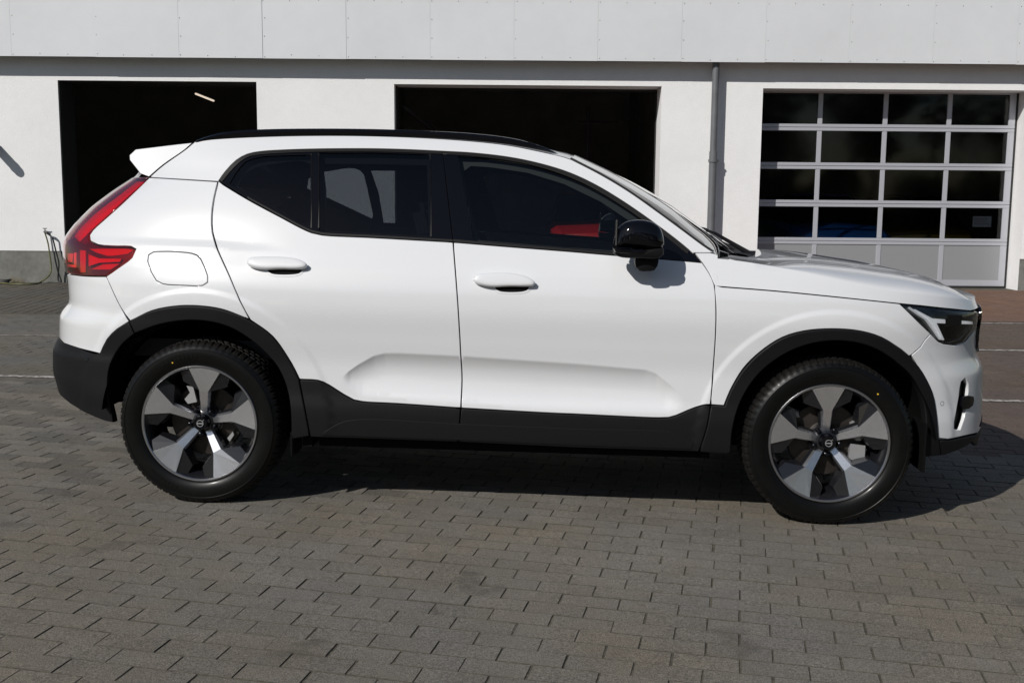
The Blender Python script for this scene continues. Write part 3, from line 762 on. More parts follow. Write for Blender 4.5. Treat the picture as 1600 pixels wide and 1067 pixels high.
arch_r = [(157.2, 552.4), (168.3, 530), (184, 514), (203.4, 501.4), (238.4, 485.5), (270, 479), (302, 477.5), (346.8, 483), (391.4, 499.8), (426.4, 525.3), (448.7, 555.6), (461.5, 577.9), (468.4, 592.2)]
arch_r_low = [(468.4, 592.2), (477.4, 638.4), (485.4, 680)]
arch_r_in = [(180.4, 660), (172, 625), (170, 597), (174.7, 568.3), (193.8, 536.5), (213, 520.5), (251.2, 506.2), (302, 499.8), (346.8, 506.2), (378.6, 520.5), (410.5, 544.4), (436, 574.7), (448.7, 603.4), (455, 638.4), (456.7, 685)]
arch_f = [(1131.3, 633.4), (1140.7, 610), (1161, 576.2), (1188, 549.2), (1221.7, 527.3), (1255.5, 517.2), (1299.4, 513.8), (1343.2, 517.2), (1377, 527.3), (1407.4, 545.9), (1434.4, 572.9), (1454.6, 610), (1461.4, 643.7), (1464.7, 683.5)]
arch_f_in = [(1141, 705), (1144, 670), (1156, 628), (1180, 589), (1210, 562), (1246, 542.5), (1288, 532.5), (1330, 533.5), (1366, 544), (1399, 565), (1426, 592), (1441, 631), (1444.5, 670), (1442.5, 712)]
clad_top_r = [(468.4, 592.2), (497.5, 594), (506, 597), (514.8, 602), (537.8, 616.6), (553, 624.8), (566.5, 627.5), (620, 630.5), (720.3, 637.5)]
clad_top_f = [(720.3, 637.5), (860, 645.3), (900, 647), (1030, 652.8), (1045, 652.3), (1056.8, 649), (1075, 641), (1096, 633.4), (1103, 631.8), (1110, 631.8)]
lamp_edge = [(234.3, 277), (192, 317.8), (166.8, 340.2), (144.3, 360), (138.2, 368.4), (140.5, 376.8), (152.8, 382.4), (183.7, 384.7), (204, 385.2), (211.6, 389.4), (206.2, 402), (183.7, 419), (166.8, 431)]
head_low = [(1405.7, 474.3), (1437.7, 505.4), (1458, 525.6), (1466, 533), (1475, 537), (1491.7, 539), (1508.6, 534), (1518.7, 522), (1524, 505)]
roof_edge = [(304.6, 221.6), (330, 218), (414, 213.5), (527, 211.8), (639, 214.4), (737.5, 220.7), (795, 227.3), (852.5, 238.8), (881, 245.4), (893, 249.5)]
apil = [(893, 249.5), (938.8, 273.3), (981.9, 299.2), (1025, 329.4), (1068, 361), (1097, 382.6), (1116, 395.5)]
flap = [(240, 393.4), (262, 392.6), (299, 395.5), (308, 398.5), (314, 405), (320, 418), (324.5, 431), (324.5, 441), (317, 446.2), (290, 446.3), (254, 443.7), (244, 438.6), (236, 425), (230.5, 408), (232, 398)]

# white skin ---------------------------------------------------------------
rd = panel('rear_door', C(*dlo_bot_r)+C(*seam_b)[1:]+C(*clad_top_r)[::-1][1:]+C(*arch_r[8:])[::-1][1:]+C(*seam_rr)[::-1][1:], M['paint'], grid=.018, crease=True)
fd = panel('front_door', C(*dlo_bot_f)+C(*seam_f)[1:]+C(*clad_top_f)[::-1][1:]+C(*seam_b)[::-1][1:], M['paint'], grid=.018, crease=True)
hood_seam = [(1118.3, 447.3), (1215, 454.9), (1316, 464.9), (1405.7, 474.3)]
fe_seam = [(1405.7, 474.3), (1437.7, 505.4), (1455, 521.5), (1446, 531), (1437.7, 542.5), (1424, 554), (1416, 553)]
ff = panel('front_fender', C(*seam_f[2:])+Ln((1110, 631.8), (1131.3, 633.4))[1:]+C(*arch_f[:10])[1:]+C((1407.4, 545.9), (1420, 556.5))[1:]+C((1424, 554), (1437.7, 542.5), (1446, 531), (1455, 521.5))+C((1437.7, 505.4), (1405.7, 474.3))+C(*hood_seam[::-1])[1:-1], M['paint'], grid=.022, crease=True)
# small white triangle between hood, door and pillar
wing = panel('wing_corner', C((1097.5, 410), (1108.4, 427), (1116, 444.4), (1118.3, 447.3))+Ln((1122, 447.6), (1122, 398), (1116, 396))+Ln((1110, 395), (1085, 395.2))[0:], M['paint'], gap=.0012, grid=.02)
qp = panel('quarter_panel', Ln((234.3, 277), (341, 283.6))+C(*seam_rr)[1:]+C(*arch_r[3:9])[::-1][1:]+C((203.4, 501.4), (188, 479.4), (165.4, 431.6))+C(*lamp_edge[::-1])[1:], M['paint'], holes=[C(*(flap+flap[:1]))[:-1]], grid=.022, hole_gap=.001, crease=True)
fl_ = panel('fuel_flap', C(*(flap+flap[:1]))[:-1], M['paint'], grid=.03, off=-.0005)
sfr = panel('roof_side', Ln((341, 283.6), (234.3, 277))+C((234.3, 277), (256.8, 257.3), (290.5, 233.4), (304.6, 221.6))+C(*roof_edge)[1:]+C(*apil)[1:]+Ln((1110, 395), (1085, 395))+C(*dlo_top_f[::-1])[2:]+C(*dlo_top_r[::-1])[1:-1], M['paint'], gap=.001, grid=.022, crease=True)
sfr2 = None
near += [rd, fd, ff, wing, qp, fl_, sfr]

# glazing ------------------------------------------------------------------
g_q = Ln((359, 285.8), (368, 270))+C((368, 270), (383.4, 252.5), (406, 245), (440, 242.8), (484.7, 241.6))[1:]+Ln((484.7, 241.6), (484.7, 354.2))[1:]+Ln((484.7, 354.2), (359, 286.5))[1:]
g_r = Ln((499, 238.6), (583, 238.4), (670, 241.2))+Ln((670, 241.2), (672.2, 370))[1:]+Ln((672.2, 370), (583, 365.6), (510, 361.3), (499, 359.5))[1:]+Ln((499, 359.5), (499, 238.8))[1:]
g_f = C((716, 244.6), (766, 246.3), (823.8, 254.8), (881, 272), (938.8, 300.6), (996.3, 336.6), (1012, 348))+Ln((1012, 348), (1003, 396))[1:]+Ln((1003, 396), (956, 392.5), (881, 386), (740.6, 375.6))[1:]+Ln((740.6, 375.6), (727, 300), (716, 245))[1:]
wr = panel('window_frame', C(*dlo_top_r)+Ln((691.4, 236.2), (708, 378.2))[1:]+C(*dlo_bot_r[::-1])[1:], M['gloss'], holes=[g_q, g_r], gap=.0008, hole_gap=0, off=-.002, parent=rd, grid=.03)
wf = panel('window_frame', C(*dlo_top_f)+C(*dlo_bot_f[::-1])[1:]+Ln((708, 378.2), (691.4, 236.2))[1:-1], M['gloss'], holes=[g_f], gap=.0008, hole_gap=0, off=-.002, parent=fd, grid=.03)
panel('window_glass', g_q, M['tint'], off=-.007, gap=-.004, flange=.001, parent=rd, round_=.0003, grid=.06)
panel('window_glass', g_r, M['tint'], off=-.007, gap=-.004, flange=.001, parent=rd, round_=.0003, grid=.06)
panel('window_glass', g_f, M['front'], off=-.007, gap=-.004, flange=.001, parent=fd, round_=.0003, grid=.06)
def band(tops, dx, dy, name, mt, parent, off=.0015):
    a = C(*tops); b_ = C(*[(x+dx(x), y+dy(x)) for x, y in tops])
    return panel(name, a+b_[::-1], mt, off=off, gap=.0003, flange=.006, round_=.0012, parent=parent, grid=.2)
band(dlo_top_r, lambda x: 6 if x < 400 else 0, lambda x: (1.5 if x < 345 else 3 if x < 400 else 5.0), 'window_molding', M['satin'], rd)
band(dlo_top_f[:-1], lambda x: -2.5 if x > 860 else 0, lambda x: 5.2+(x-691)/400*2.2, 'window_molding', M['satin'], fd)
band(dlo_bot_r[1:], lambda x: 0, lambda x: -4.2, 'window_molding', M['clad'], rd, .001)
band(dlo_bot_f[:-1], lambda x: 0, lambda x: -4.6, 'window_molding', M['clad'], fd, .001)
for (xa, w_) in ((670.6, 2.2), (485.5, 1.5), (497.0, 1.5)):
    panel('pillar_trim', Ln((xa, 240.5), (xa+w_, 240.5), (xa+w_+2*(xa > 600), 356 if xa < 600 else 370), (xa+2*(xa > 600), 356 if xa < 600 else 370)), M['satin'], off=.001, gap=0, flange=.004, round_=.0006, parent=rd, grid=.3)

# cladding -----------------------------------------------------------------
ar = panel('wheel_arch_trim', C(*arch_r[3:])+C(*arch_r_low)[1:]+Ln((485.4, 680), (456.7, 685))[1:]+C(*arch_r_in[5:])[::-1][1:], M['clad'], off=.009, flange=.03, round_=.006, gap=.0005, grid=.03)
af = panel('wheel_arch_trim', C(*arch_f)+Ln((1464.7, 683.5), (1468, 711), (1442.5, 712))[1:]+C(*arch_f_in)[::-1][1:]+Ln((1141, 705), (1136, 707.7), (1092, 705))[1:]+C((1092, 705), (1104.6, 665), (1110, 631.8))[1:]+Ln((1110, 631.8), (1131.3, 633.4))[1:-1], M['clad'], off=.009, flange=.03, round_=.006, gap=.0005, grid=.03)
cr_ = panel('sill_cladding', C(*clad_top_r)+C((720.3, 637.5), (718.5, 662), (716, 690))[1:]+Ln((716, 690), (485.4, 682))[1:]+C(*arch_r_low[::-1])[1:-1], M['clad'], off=.006, flange=.02, round_=.005, gap=.0012, grid=.03)
cf_ = panel('sill_cladding', C(*clad_top_f)+C((1110, 631.8), (1104.6, 665), (1092, 705))[1:]+Ln((1092, 705), (900, 699), (716, 690))[1:]+C((716, 690), (718.5, 662), (720.3, 637.5))[1:-1], M['clad'], off=.006, flange=.02, round_=.005, gap=.0012, grid=.03)
ridge = [(505, 675), (530, 660), (560, 654), (718, 661), (900, 668.5), (1060, 676), (1085, 690)]
lowr = [(505, 679), (600, 683), (716, 687), (900, 695), (1080, 701)]
st = panel('sill_step', C(*ridge)+C(*lowr[::-1]), M['clad'], off=.009, flange=.008, round_=.002, gap=.001, grid=.05)
near += [ar, af, cr_, cf_, st]

# rear end -----------------------------------------------------------------
zt = {k: trace(*p)[1] for k, p in dict(lampbot=(103.6, 428), lampbot2=(124.7, 430), bump=(95, 534), bb=(95, 616), spo=(222, 273)).items()}
LB = lambda z: usil(z)-(.10 if z < .99 else .06)
zl_top = trace(230, 277)[1]
zmid = trace(120, 370)[1]
inner_lamp = [(LB(z), z) for z in np.linspace(zt['lampbot'], zmid-.02, 8)]+[(LB(z), z) for z in np.linspace(zmid+.03, zl_top, 14)]
tl_poly = C(*lamp_edge)+C((166.8, 431), (145, 430.8), (124.7, 430), (105, 427))[1:]+inner_lamp
tl = panel('tail_light', tl_poly, M['redbase'], off=-.012, flange=.02, gap=.001, grid=.02)
panel('lens', tl_poly, M['redglass'], off=.004, flange=.012, gap=.0006, round_=.004, parent=tl, grid=.02)
pc = dict(flange=.006, gap=0, round_=.0015, parent=tl, grid=.05)
panel('reflector', Ln((137.5, 397), (154, 403.5), (190, 404), (187, 409), (155, 410.5), (137.5, 416.5)), M['redbright'], off=-.002, **pc)
panel('reflector', Ln((140, 420), (158, 412.5), (186, 411), (171, 421)), M['redbright'], off=-.007, **pc)
panel('reflector', C((137, 388), (170, 387.5), (200, 388), (207, 390))+C((198, 396), (165, 399), (148, 394)), M['redbright'], off=-.008, **pc)
panel('reflector', Ln((123, 390), (132, 391), (132, 426), (124, 426)), M['redbright'], off=-.005, **pc)
panel('reflector', Ln((104, 395.5), (112.5, 396), (112, 410), (105, 410)), M['redpink'], off=-.003, **pc)
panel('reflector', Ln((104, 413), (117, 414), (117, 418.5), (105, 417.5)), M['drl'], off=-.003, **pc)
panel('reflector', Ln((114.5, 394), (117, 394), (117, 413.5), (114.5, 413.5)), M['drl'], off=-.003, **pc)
panel('reflector', C((212, 281), (187, 301), (151, 328), (124, 352), (112, 368))+C((122, 376), (136, 361), (164, 336), (199, 304), (224, 282)), M['redbright'], off=-.009, **pc)
bd = MB()
for t in np.linspace(0, 1, 22):
    x = 112+(204-112)*t; y = np.interp(x, [112, 118, 140, 165, 204], [371, 360, 337, 315, 285.5])
    u, z = trace(x, y); p = PS(u, z); bd.cbox(p[0]-.0022, p[0]+.0022, -p[1]-.002, -p[1]+.003, p[2]-.0022, p[2]+.0022, .0006)
o = bd.build('light_guide', M['redpink'], tl); tag(o, kind='stuff')
near.append(tl)
bt = [(0, zt['lampbot']-.004), (usil(zt['lampbot'])-.10, zt['lampbot']-.004)]
rb = panel('rear_bumper', rear_sym(Uz(*bt, step=.05)+C((105, 428.4), (124.7, 431), (145, 432), (165.4, 432))+C((165.4, 431.6), (188, 479.4), (203.4, 501.4))[1:]+C((203.4, 501.4), (184, 514), (168.3, 530), (157.2, 552.4))[1:]+C((157.2, 552.4), (123.7, 544.6), (100, 536.5))[1:]+Uz((usil(zt['bump']), zt['bump']+.002), (0, zt['bump']+.004), step=.05)), M['paint'], grid=.025)
lo_r = C((100, 536.5), (123.7, 544.6), (157.2, 552.4), (168.3, 530), (184, 514), (203.4, 501.4))
rbb = panel('rear_bumper_cladding', rear_sym(Uz((0, zt['bump']), (usil(zt['bump'])-.03, zt['bump']), step=.05)+lo_r+Ln((203.4, 501.4), (213, 520.5))[1:]+C(*arch_r_in[:6])[::-1][1:]+C((180.4, 660), (168.3, 657.5), (133.3, 643), (112.5, 631), (97, 618))[1:]+Uz((usil(zt['bb'])-.02, zt['bb']-.0), (0, zt['bb']+.01), step=.05)), M['clad'], off=.007, flange=.03, round_=.006, gap=.0005, grid=.03)
ztop = zt['spo']+.02
tg_in = [(LB(z)-.004, z) for z in np.linspace(zt['lampbot'], zmid-.02, 6)]+[(LB(z)-.004, z) for z in np.linspace(zmid+.03, ztop, 12)]
win = rear_sym([(0, 1.16)]+Uz((.02, 1.16), (LB(1.18)-.06, 1.16), (LB(1.46)-.05, 1.46), (0, 1.47), step=.05))
tg = panel('tailgate', rear_sym([(0, zt['lampbot']+.002)]+tg_in+[(0, ztop)]), M['paint'], grid=.05, holes=[win])
panel('rear_window', win, M['tint'], off=-.003, flange=.002, gap=-.001, round_=.0004, parent=tg, grid=.08)
plate_u = .24; zpl = zt['lampbot']+.07
panel('number_plate_recess', Uz((-plate_u, zpl), (plate_u, zpl), (plate_u, zpl+.12), (-plate_u, zpl+.12)), M['gloss'], off=.002, flange=.004, parent=tg, grid=.1)
# spoiler
uz = trace(240, 270); ys = float(PS(*uz)[1])-.004
sp = [(204.8, 233.4), (196.9, 242.5), (198.5, 250), (218.8, 271.6), (232.6, 276.4), (255.8, 257.0), (289.0, 233.4), (303.4, 221.4), (270.9, 225)]
pr = [at_y(x, y, ys) for x, y in sp]
b = MB(); prof = [(np.array(p)) for p in pr]; cx_ = np.mean(prof, 0)
rings = [(-ys, .0), (-ys+.006, 1)]+[(y, 1) for y in (-.4, -.2, 0, .2, .4)]+[(ys-.006, 1), (ys, .0)]
vv = []
for (y, k) in rings:
    bow = .05*(1-(y/ys)**2)
    for p in prof:
        q = cx_+(p-cx_)*(1-.022*(1-k)); vv.append((q[0]-bow*(1 if q[0] < cx_[0] else .3), y*(1-.42*(q[1]-min(p_[1] for p_ in prof))/ys), q[1]+bow*.35))
m_ = len(prof); fs = [(i*m_+j, i*m_+(j+1) % m_, (i+1)*m_+(j+1) % m_, (i+1)*m_+j) for i in range(len(rings)-1) for j in range(m_)]
fs += [tuple(range(m_))[::-1], tuple(range((len(rings)-1)*m_, len(rings)*m_))]
b.add(vv, fs); b.build('rear_spoiler', M['paint'], car, angle=25)

panel('spoiler_seam', C((234.6, 276.6), (256.8, 257.6), (290.3, 234), (303.6, 222.4))+C((301.6, 222.4), (288.4, 234), (255, 257.2), (232.8, 276.2)), M['dark'], off=.0015, gap=0, flange=.004, round_=.0003, grid=.3)
for sm in (seam_rr, seam_b, seam_f, [(203.4, 501.4), (188, 479.4), (165.4, 431.6)], fe_seam[2:], [(237, 277), (290, 280), (341, 283)], hood_seam):
    hz = abs(sm[-1][0]-sm[0][0]) > abs(sm[-1][1]-sm[0][1]); dx, dy = (0, 6) if hz else (7, 0)
    near.append(panel('door_seal', C(*[(x-dx, y-dy) for x, y in sm])+C(*[(x+dx, y+dy) for x, y in sm])[::-1], M['dark'], off=-.019, gap=0, flange=.001, round_=.0003, grid=.3))
# front end ----------------------------------------------------------------
zh = trace(1500, 484)[1]; zlow = .235
uF = lambda z: usil(z, False)
hl_poly = C(*hood_seam[-1:], (1440, 478), (1490, 483.5), (1520, 487))[0:]+Uz((uF(zh)+.06, trace(1520, 487)[1]-.004), (uF(zh)+.07, trace(1519, 522)[1]), step=.04)+C((1518.7, 522), (1508.6, 534), (1491.7, 539), (1475, 537), (1466, 533), (1458, 525.6), (1437.7, 505.4), (1405.7, 474.3))
hl = panel('headlight', hl_poly, M['lampblack'], off=-.022, flange=.004, gap=.001, grid=.03)
hb = dict(gap=0, round_=.0015, parent=hl, grid=.1)
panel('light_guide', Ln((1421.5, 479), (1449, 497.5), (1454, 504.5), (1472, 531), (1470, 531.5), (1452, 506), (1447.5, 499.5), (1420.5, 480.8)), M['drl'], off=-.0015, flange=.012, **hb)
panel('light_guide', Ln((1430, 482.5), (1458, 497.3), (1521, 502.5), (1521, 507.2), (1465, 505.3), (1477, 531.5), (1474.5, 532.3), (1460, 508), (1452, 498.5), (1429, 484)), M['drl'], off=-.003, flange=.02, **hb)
lp_ = panel('projector', C((1482, 511), (1500, 509), (1515, 511), (1513, 524), (1500, 532), (1487, 531), (1481, 520), (1482, 511.5)), M['gloss'], off=-.020, flange=.02, **hb)
panel('lens', hl_poly, M['clear'], off=.001, flange=.008, gap=.0012, round_=.003, parent=hl, grid=.03)
near.append(hl)
zs_ = trace(1516, 530)[1]
zg = trace(1520, 549)[1]
fvent = C((1508.6, 591), (1513, 600), (1511, 625), (1506, 655), (1500.5, 670.5))+C((1495, 671), (1491, 669), (1494, 645), (1498.5, 620), (1501.9, 597), (1508, 591))
GU = U-.52
fb_half = Uz((U, zg-.03), (GU+.06, zg-.03), (GU, zg+.01), (GU-.03, zs_+.05), step=.04)+C((1518.7, 522.5), (1508.6, 534.6), (1491.7, 539.8), (1475, 537.6), (1466, 533.6), (1455, 522.5))+C((1455, 521.5), (1446, 531), (1437.7, 542.5), (1424, 554))+C((1424, 556), (1434.4, 572.9), (1454.6, 610), (1461.4, 643.7), (1464, 683))+C((1463.5, 683.5), (1480, 685.6), (1508, 680.5), (1528, 676))
zfb = trace(1525, 676)[1]
fb_half += Uz((uF(zfb)+.02, zfb), (U-.6, zfb+.02), (U-.5, .42), (U, .42), step=.04)
fb = panel('front_bumper', front_sym(fb_half), M['paint'], holes=[fvent], gap=.0015, grid=.022)
vt = panel('fog_vent', fvent, M['clad'], off=-.026, gap=-.012, flange=.004, round_=.002, grid=.05)
panel('vent_blade', C((1503.5, 619.5), (1511, 617.5), (1519.5, 618.5), (1520.8, 624), (1518.5, 634), (1512, 638.7), (1503, 640), (1501, 632), (1503, 620)), M['gloss'], off=.006, gap=0, flange=.03, round_=.003, parent=vt, grid=.05)
near.append(vt)
ss0 = panel('parking_sensor', [(trace(1471.5, 630)[0]+.0105*math.cos(t), trace(1471.5, 630)[1]+.0105*math.sin(t)) for t in np.linspace(0, 2*PI, 14, endpoint=False)], M['satin'], off=.0002, gap=0, flange=.004, round_=.0003, grid=.2)
near.append(ss0)
ss = panel('parking_sensor', [(trace(1471.5, 630)[0]+.0085*math.cos(t), trace(1471.5, 630)[1]+.0085*math.sin(t)) for t in np.linspace(0, 2*PI, 14, endpoint=False)], M['paint'], off=.0006, gap=0, flange=.004, round_=.001, grid=.2)
sr = panel('parking_sensor', [(trace(138, 562)[0]+.0095*math.cos(t), trace(138, 562)[1]+.0095*math.sin(t)) for t in np.linspace(0, 2*PI, 14, endpoint=False)], M['gloss'], off=.009, gap=0, flange=.004, round_=.001, grid=.2)
near += [ss, sr]
va_half = Uz((U, .415), (U-.5, .415), (U-.6, zfb+.015), (uF(zfb)+.02, zfb-.004), step=.05)+C((1526, 678), (1508, 682.5), (1480, 687.5), (1466, 686))+Ln((1466, 686), (1468, 712))[1:]+C((1474, 711), (1495, 704), (1510, 697), (1518, 690))+Uz((uF(.27)+.03, .262), (U, .235), step=.05)
va = panel('front_valance', front_sym(va_half), M['clad'], off=.002, gap=.001, flange=.02, round_=.005, grid=.03)
gr = panel('grille', front_sym(Uz((U, zh-.008), (GU+.01, zh-.008), (GU+.0, zg+.02), (GU+.07, zg-.025), (U, zg-.025), step=.04)), M['gloss'], off=.012, gap=.002, flange=.04, round_=.004, grid=.04)
for k in range(-10, 11):
    u = U+k*.035
    panel('grille_bar', Uz((u-.006, zg), (u+.006, zg), (u+.006, zh-.03), (u-.006, zh-.03), step=.1), M['satin'], off=.02, gap=0, flange=.01, round_=.002, parent=gr, grid=.5)

# hood: wall strip above the seam, then a crowned cap closing to the centre
hs = [P0(*trace(x, y)) for x, y in smooth2([(1119, 447.3), (1215, 454.9), (1316, 464.9), (1405.7, 474.3), (1440, 477.6), (1490, 483.2), (1514, 486)], 30)]
hs = np.array(hs); zn = hs[-1, 2]
def zseam(x): return np.interp(x, hs[:, 0], hs[:, 2])
u_h0 = trace(1119, 430)[0]; us = np.concatenate([np.linspace(u_h0, U-.75, 40), np.linspace(U-.75, U, 60)[1:]])
tr = np.array([(1040, 392), (1118, 388), (1185, 389), (1250, 395.5), (1300, 403), (1350, 411), (1400, 421), (1450, 434.5), (1480, 446.5), (1500, 458), (1515, 468), (1524, 476), (1531, 484), (1560, 500)])
def HRf(x): return .045+.068*(1-float(sstep(np.array((x-.85)/.8))))
def hexp(x): t = float(sstep(np.array((x-.85)/.60))); return 16+(3.6-16)*t**.5, 2.4+(1.7-2.4)*t**.5
def hood_section(u, c, nq=26):
    p = P0(u, zseam(1.6)); x_ = float(P0(u, .95)[0]); HR = HRf(x_); zs0 = zseam(x_); zr = zs0+HR
    rows = [P0(u, zs0+.0022), P0(u, zs0+HR*.5), P0(u, zr)]
    e = rows[-1]; t = 1-np.linspace(0, 1, nq)[1:]**1.9; k, j = hexp(e[0])
    for q in t: rows.append(np.array([e[0]-0*(1-q), e[1]*q, zr+c*(1-q**k)**(1/j)]))
    return np.array(rows)
cs = []
for u in us:
    lo, hi = 0., .30
    for _ in range(16):
        c = (lo+hi)/2; r_ = hood_section(u, c); q = cproj(r_*np.array([1, -1, 1])); q2 = cproj(r_)
        d = min((q[:, 1]-np.interp(q[:, 0], tr[:, 0], tr[:, 1])).min(), (q2[:, 1]-np.interp(q2[:, 0], tr[:, 0], tr[:, 1])).min())
        if d < 0: hi = c
        else: lo = c
    cs.append(lo)
cs = np.array(cs); xs_h = P0(us, .95)[:, 0]
# crown must depend on x only and die away at the nose
ord_ = np.argsort(xs_h); good = us < U-.55
xk = xs_h[good]; ck = blur(cs[good], 9)
xn = float(xs_h.max()); xl = float(xk[-1]); cl_ = float(ck[-1])
def crown(x):
    c = np.interp(x, xk, ck); t = np.clip((x-xl)/(xn-xl), 0, 1); return np.where(x > xl, cl_*np.sqrt(np.clip(1-t**1.6, 0, 1)), c)
Vh = []; nr_ = None
for u in us:
    x = float(P0(u, .95)[0]); r_ = hood_section(u, float(crown(x))); nr_ = len(r_); r_[:, 1] += relief(r_[:, 0], r_[:, 2])*0
    Vh.append(np.vstack([r_*np.array([1, -1, 1]), (r_[:-1])[::-1]]))
Vh = np.array(Vh); nu, nv = Vh.shape[:2]
# power-dome creases running along the hood
yy = np.abs(Vh[:, :, 1]); cr_y = .50-.06*(Vh[:, :, 0]-1)/1.0
Vh[:, :, 2] += .006*np.clip(1-(yy/np.maximum(cr_y, .05)), 0, .12)/.12*np.clip((xn-Vh[:, :, 0])/.3, 0, 1)*(np.arange(nv)[None, :] > 3)*(np.arange(nv)[None, :] < nv-4)
mh = MB(); mh.add(Vh.reshape(-1, 3).tolist(), [(i*nv+j, (i+1)*nv+j, (i+1)*nv+j+1, i*nv+j+1) for i in range(nu-1) for j in range(nv-1)])
hood = mh.build('hood', M['paint'], car, angle=60)

# windscreen between the pillars, bowed forward
ap = [P0(*trace(x, y)) for x, y in smooth2(apil, 18)]; ap = np.array(ap); tx = np.gradient(ap[:, 0]); tz_ = np.gradient(ap[:, 2]); l_ = np.hypot(tx, tz_); nx_, nz_ = -tz_/l_, tx/l_
tr2 = np.array([(860, 236), (892.8, 240.3), (924.4, 251.8), (967.5, 273.3), (1025, 305), (1082.5, 340.9), (1140, 372.5), (1185, 398), (1250, 430)])
Q = np.linspace(-1, 1, 33); rows = []; bs = []
for i in range(len(ap)):
    lo, hi = 0, .4
    def row(bv): 
        g = (1-np.abs(Q)**2.2)
        return np.c_[ap[i, 0]+nx_[i]*bv*g, Q*(ap[i, 1]-.004), ap[i, 2]+nz_[i]*bv*g]
    for _ in range(16):
        bv = (lo+hi)/2; q = cproj(row(bv)); d = (q[:, 1]-np.interp(q[:, 0], tr2[:, 0], tr2[:, 1])).min()
        if d < 0: hi = bv
        else: lo = bv
    bs.append(lo)
bs = np.clip(blur(np.array(bs), 5), 0, .4); bs[-4:] = bs[-5]
ext_ = np.array([ap[-1]+(ap[-1]-ap[-3])/np.linalg.norm(ap[-1]-ap[-3])*.045*k*np.array([1, 0, 1])-np.array([0, .08*k, 0]) for k in range(1, 6)])
ap = np.vstack([ap, ext_]); bs = np.r_[bs, [bs[-1]]*5]; nx_ = np.r_[nx_, [nx_[-1]]*5]; nz_ = np.r_[nz_, [nz_[-1]]*5]
for i in range(len(ap)):
    g = (1-np.abs(Q)**2.2); rows.append(np.c_[ap[i, 0]+nx_[i]*bs[i]*g, Q*(ap[i, 1]-.004), ap[i, 2]+nz_[i]*bs[i]*g])
rows = np.array(rows); nQ = len(Q)
mw_ = MB().add(rows.reshape(-1, 3).tolist(), [(i*nQ+j, (i+1)*nQ+j, (i+1)*nQ+j+1, i*nQ+j+1) for i in range(len(ap)-1) for j in range(nQ-1)])
ws = mw_.build('windscreen', M['wind'], car, angle=60)
for s_, nm in ((-1, 'l'), (1, 'r')):
    MB().tube([(p[0]-.004, s_*(p[1]-.012), p[2]+.002) for p in ap[:-5]], .009, 6).build('windscreen_seal', M['satin'], car, True)
# cowl strip and wipers
def hood_z(x, y):
    zs0 = float(zseam(x)); HR = HRf(x); e = P0(float(u_of(x, .95)), zs0+HR)[1]; q = min(abs(y)/e, 1); k, j = hexp(x); return zs0+HR+float(crown(x))*(1-q**k)**(1/j)
bas = []
for jq in range(nQ):
    hit = rows[-1, jq]
    for i in range(len(ap)-6, len(ap)):
        p = rows[i, jq]
        if p[2] < hood_z(max(p[0], xs_h.min()), p[1])+.004: hit = p; break
    bas.append(hit)
bas = np.array(bas); bas[:, 0] = blur(bas[:, 0], 5); hz_ = [hood_z(max(p[0], xs_h.min()), p[1]) for p in bas]
cw = MB(); cv = []
for p, h in zip(bas, hz_): cv += [(p[0]-.035, p[1], h+.014), (p[0]+.02, p[1], h+.016), (p[0]+.065, p[1], h+.006), (p[0]+.07, p[1], h-.02)]
cw.add(cv[4*5:-4*5], [(i*4+j, (i+1)*4+j, (i+1)*4+j+1, i*4+j+1) for i in range(nQ-11) for j in range(3)])
cw.build('cowl', M['clad'], car, True)
def wiper(k0, k1, k2, arm):
    w = MB(); p0 = bas[k0]+np.array([.035, 0, .022]); up = lambda i, j, d: rows[i][j]+np.array([nx_[i]*d, 0, nz_[i]*d])
    pts = [p0+np.array([.03, 0, -.006]), p0, up(-5, k1, .016), up(-6, k2, .010)]
    w.tube([tuple(q) for q in pts], [.018, .013, .007, .005], 8); o = w.build('wiper', M['clad'], car, True)
    b = MB(); b.tube([tuple(up(-6, j, .006)) for j in range(min(k0, k2)+1, max(k0, k2)+4)], .006, 6); b.build('blade', M['clad'], o, True)
wiper(11, 13, 20, 0); wiper(22, 24, 29, 0)

# roof
re = np.array([P0(*trace(x, y)) for x, y in smooth2(roof_edge, 20)])
Qr = np.linspace(-1, 1, 21); RR = []
hdr = rows[0]
for i, p in enumerate(re):
    t = i/(len(re)-1); fwd = (hdr[nQ//2][0]-hdr[0][0])*sstep(np.array((t-.75)/.25)); bk = -.10*(1-sstep(np.array(t/.3)))
    g = 1-np.abs(Qr)**2.4; RR.append(np.c_[p[0]+(fwd+bk)*g, Qr*(p[1]-.002), p[2]+.034*g*float(sstep(np.array(t/.35)))])
RR = np.array(RR)
MB().add(RR.reshape(-1, 3).tolist(), [(i*21+j, (i+1)*21+j, (i+1)*21+j+1, i*21+j+1) for i in range(len(re)-1) for j in range(20)]).build('roof', M['paint'], car, angle=60)
HL = RR.copy(); HL[:, :, 2] -= .035; HL[:, :, 1] *= .97
MB().add(HL.reshape(-1, 3).tolist(), [(i*21+j, (i+1)*21+j, (i+1)*21+j+1, i*21+j+1) for i in range(len(re)-1) for j in range(20)]).build('headliner', M['liner'], car, angle=60)
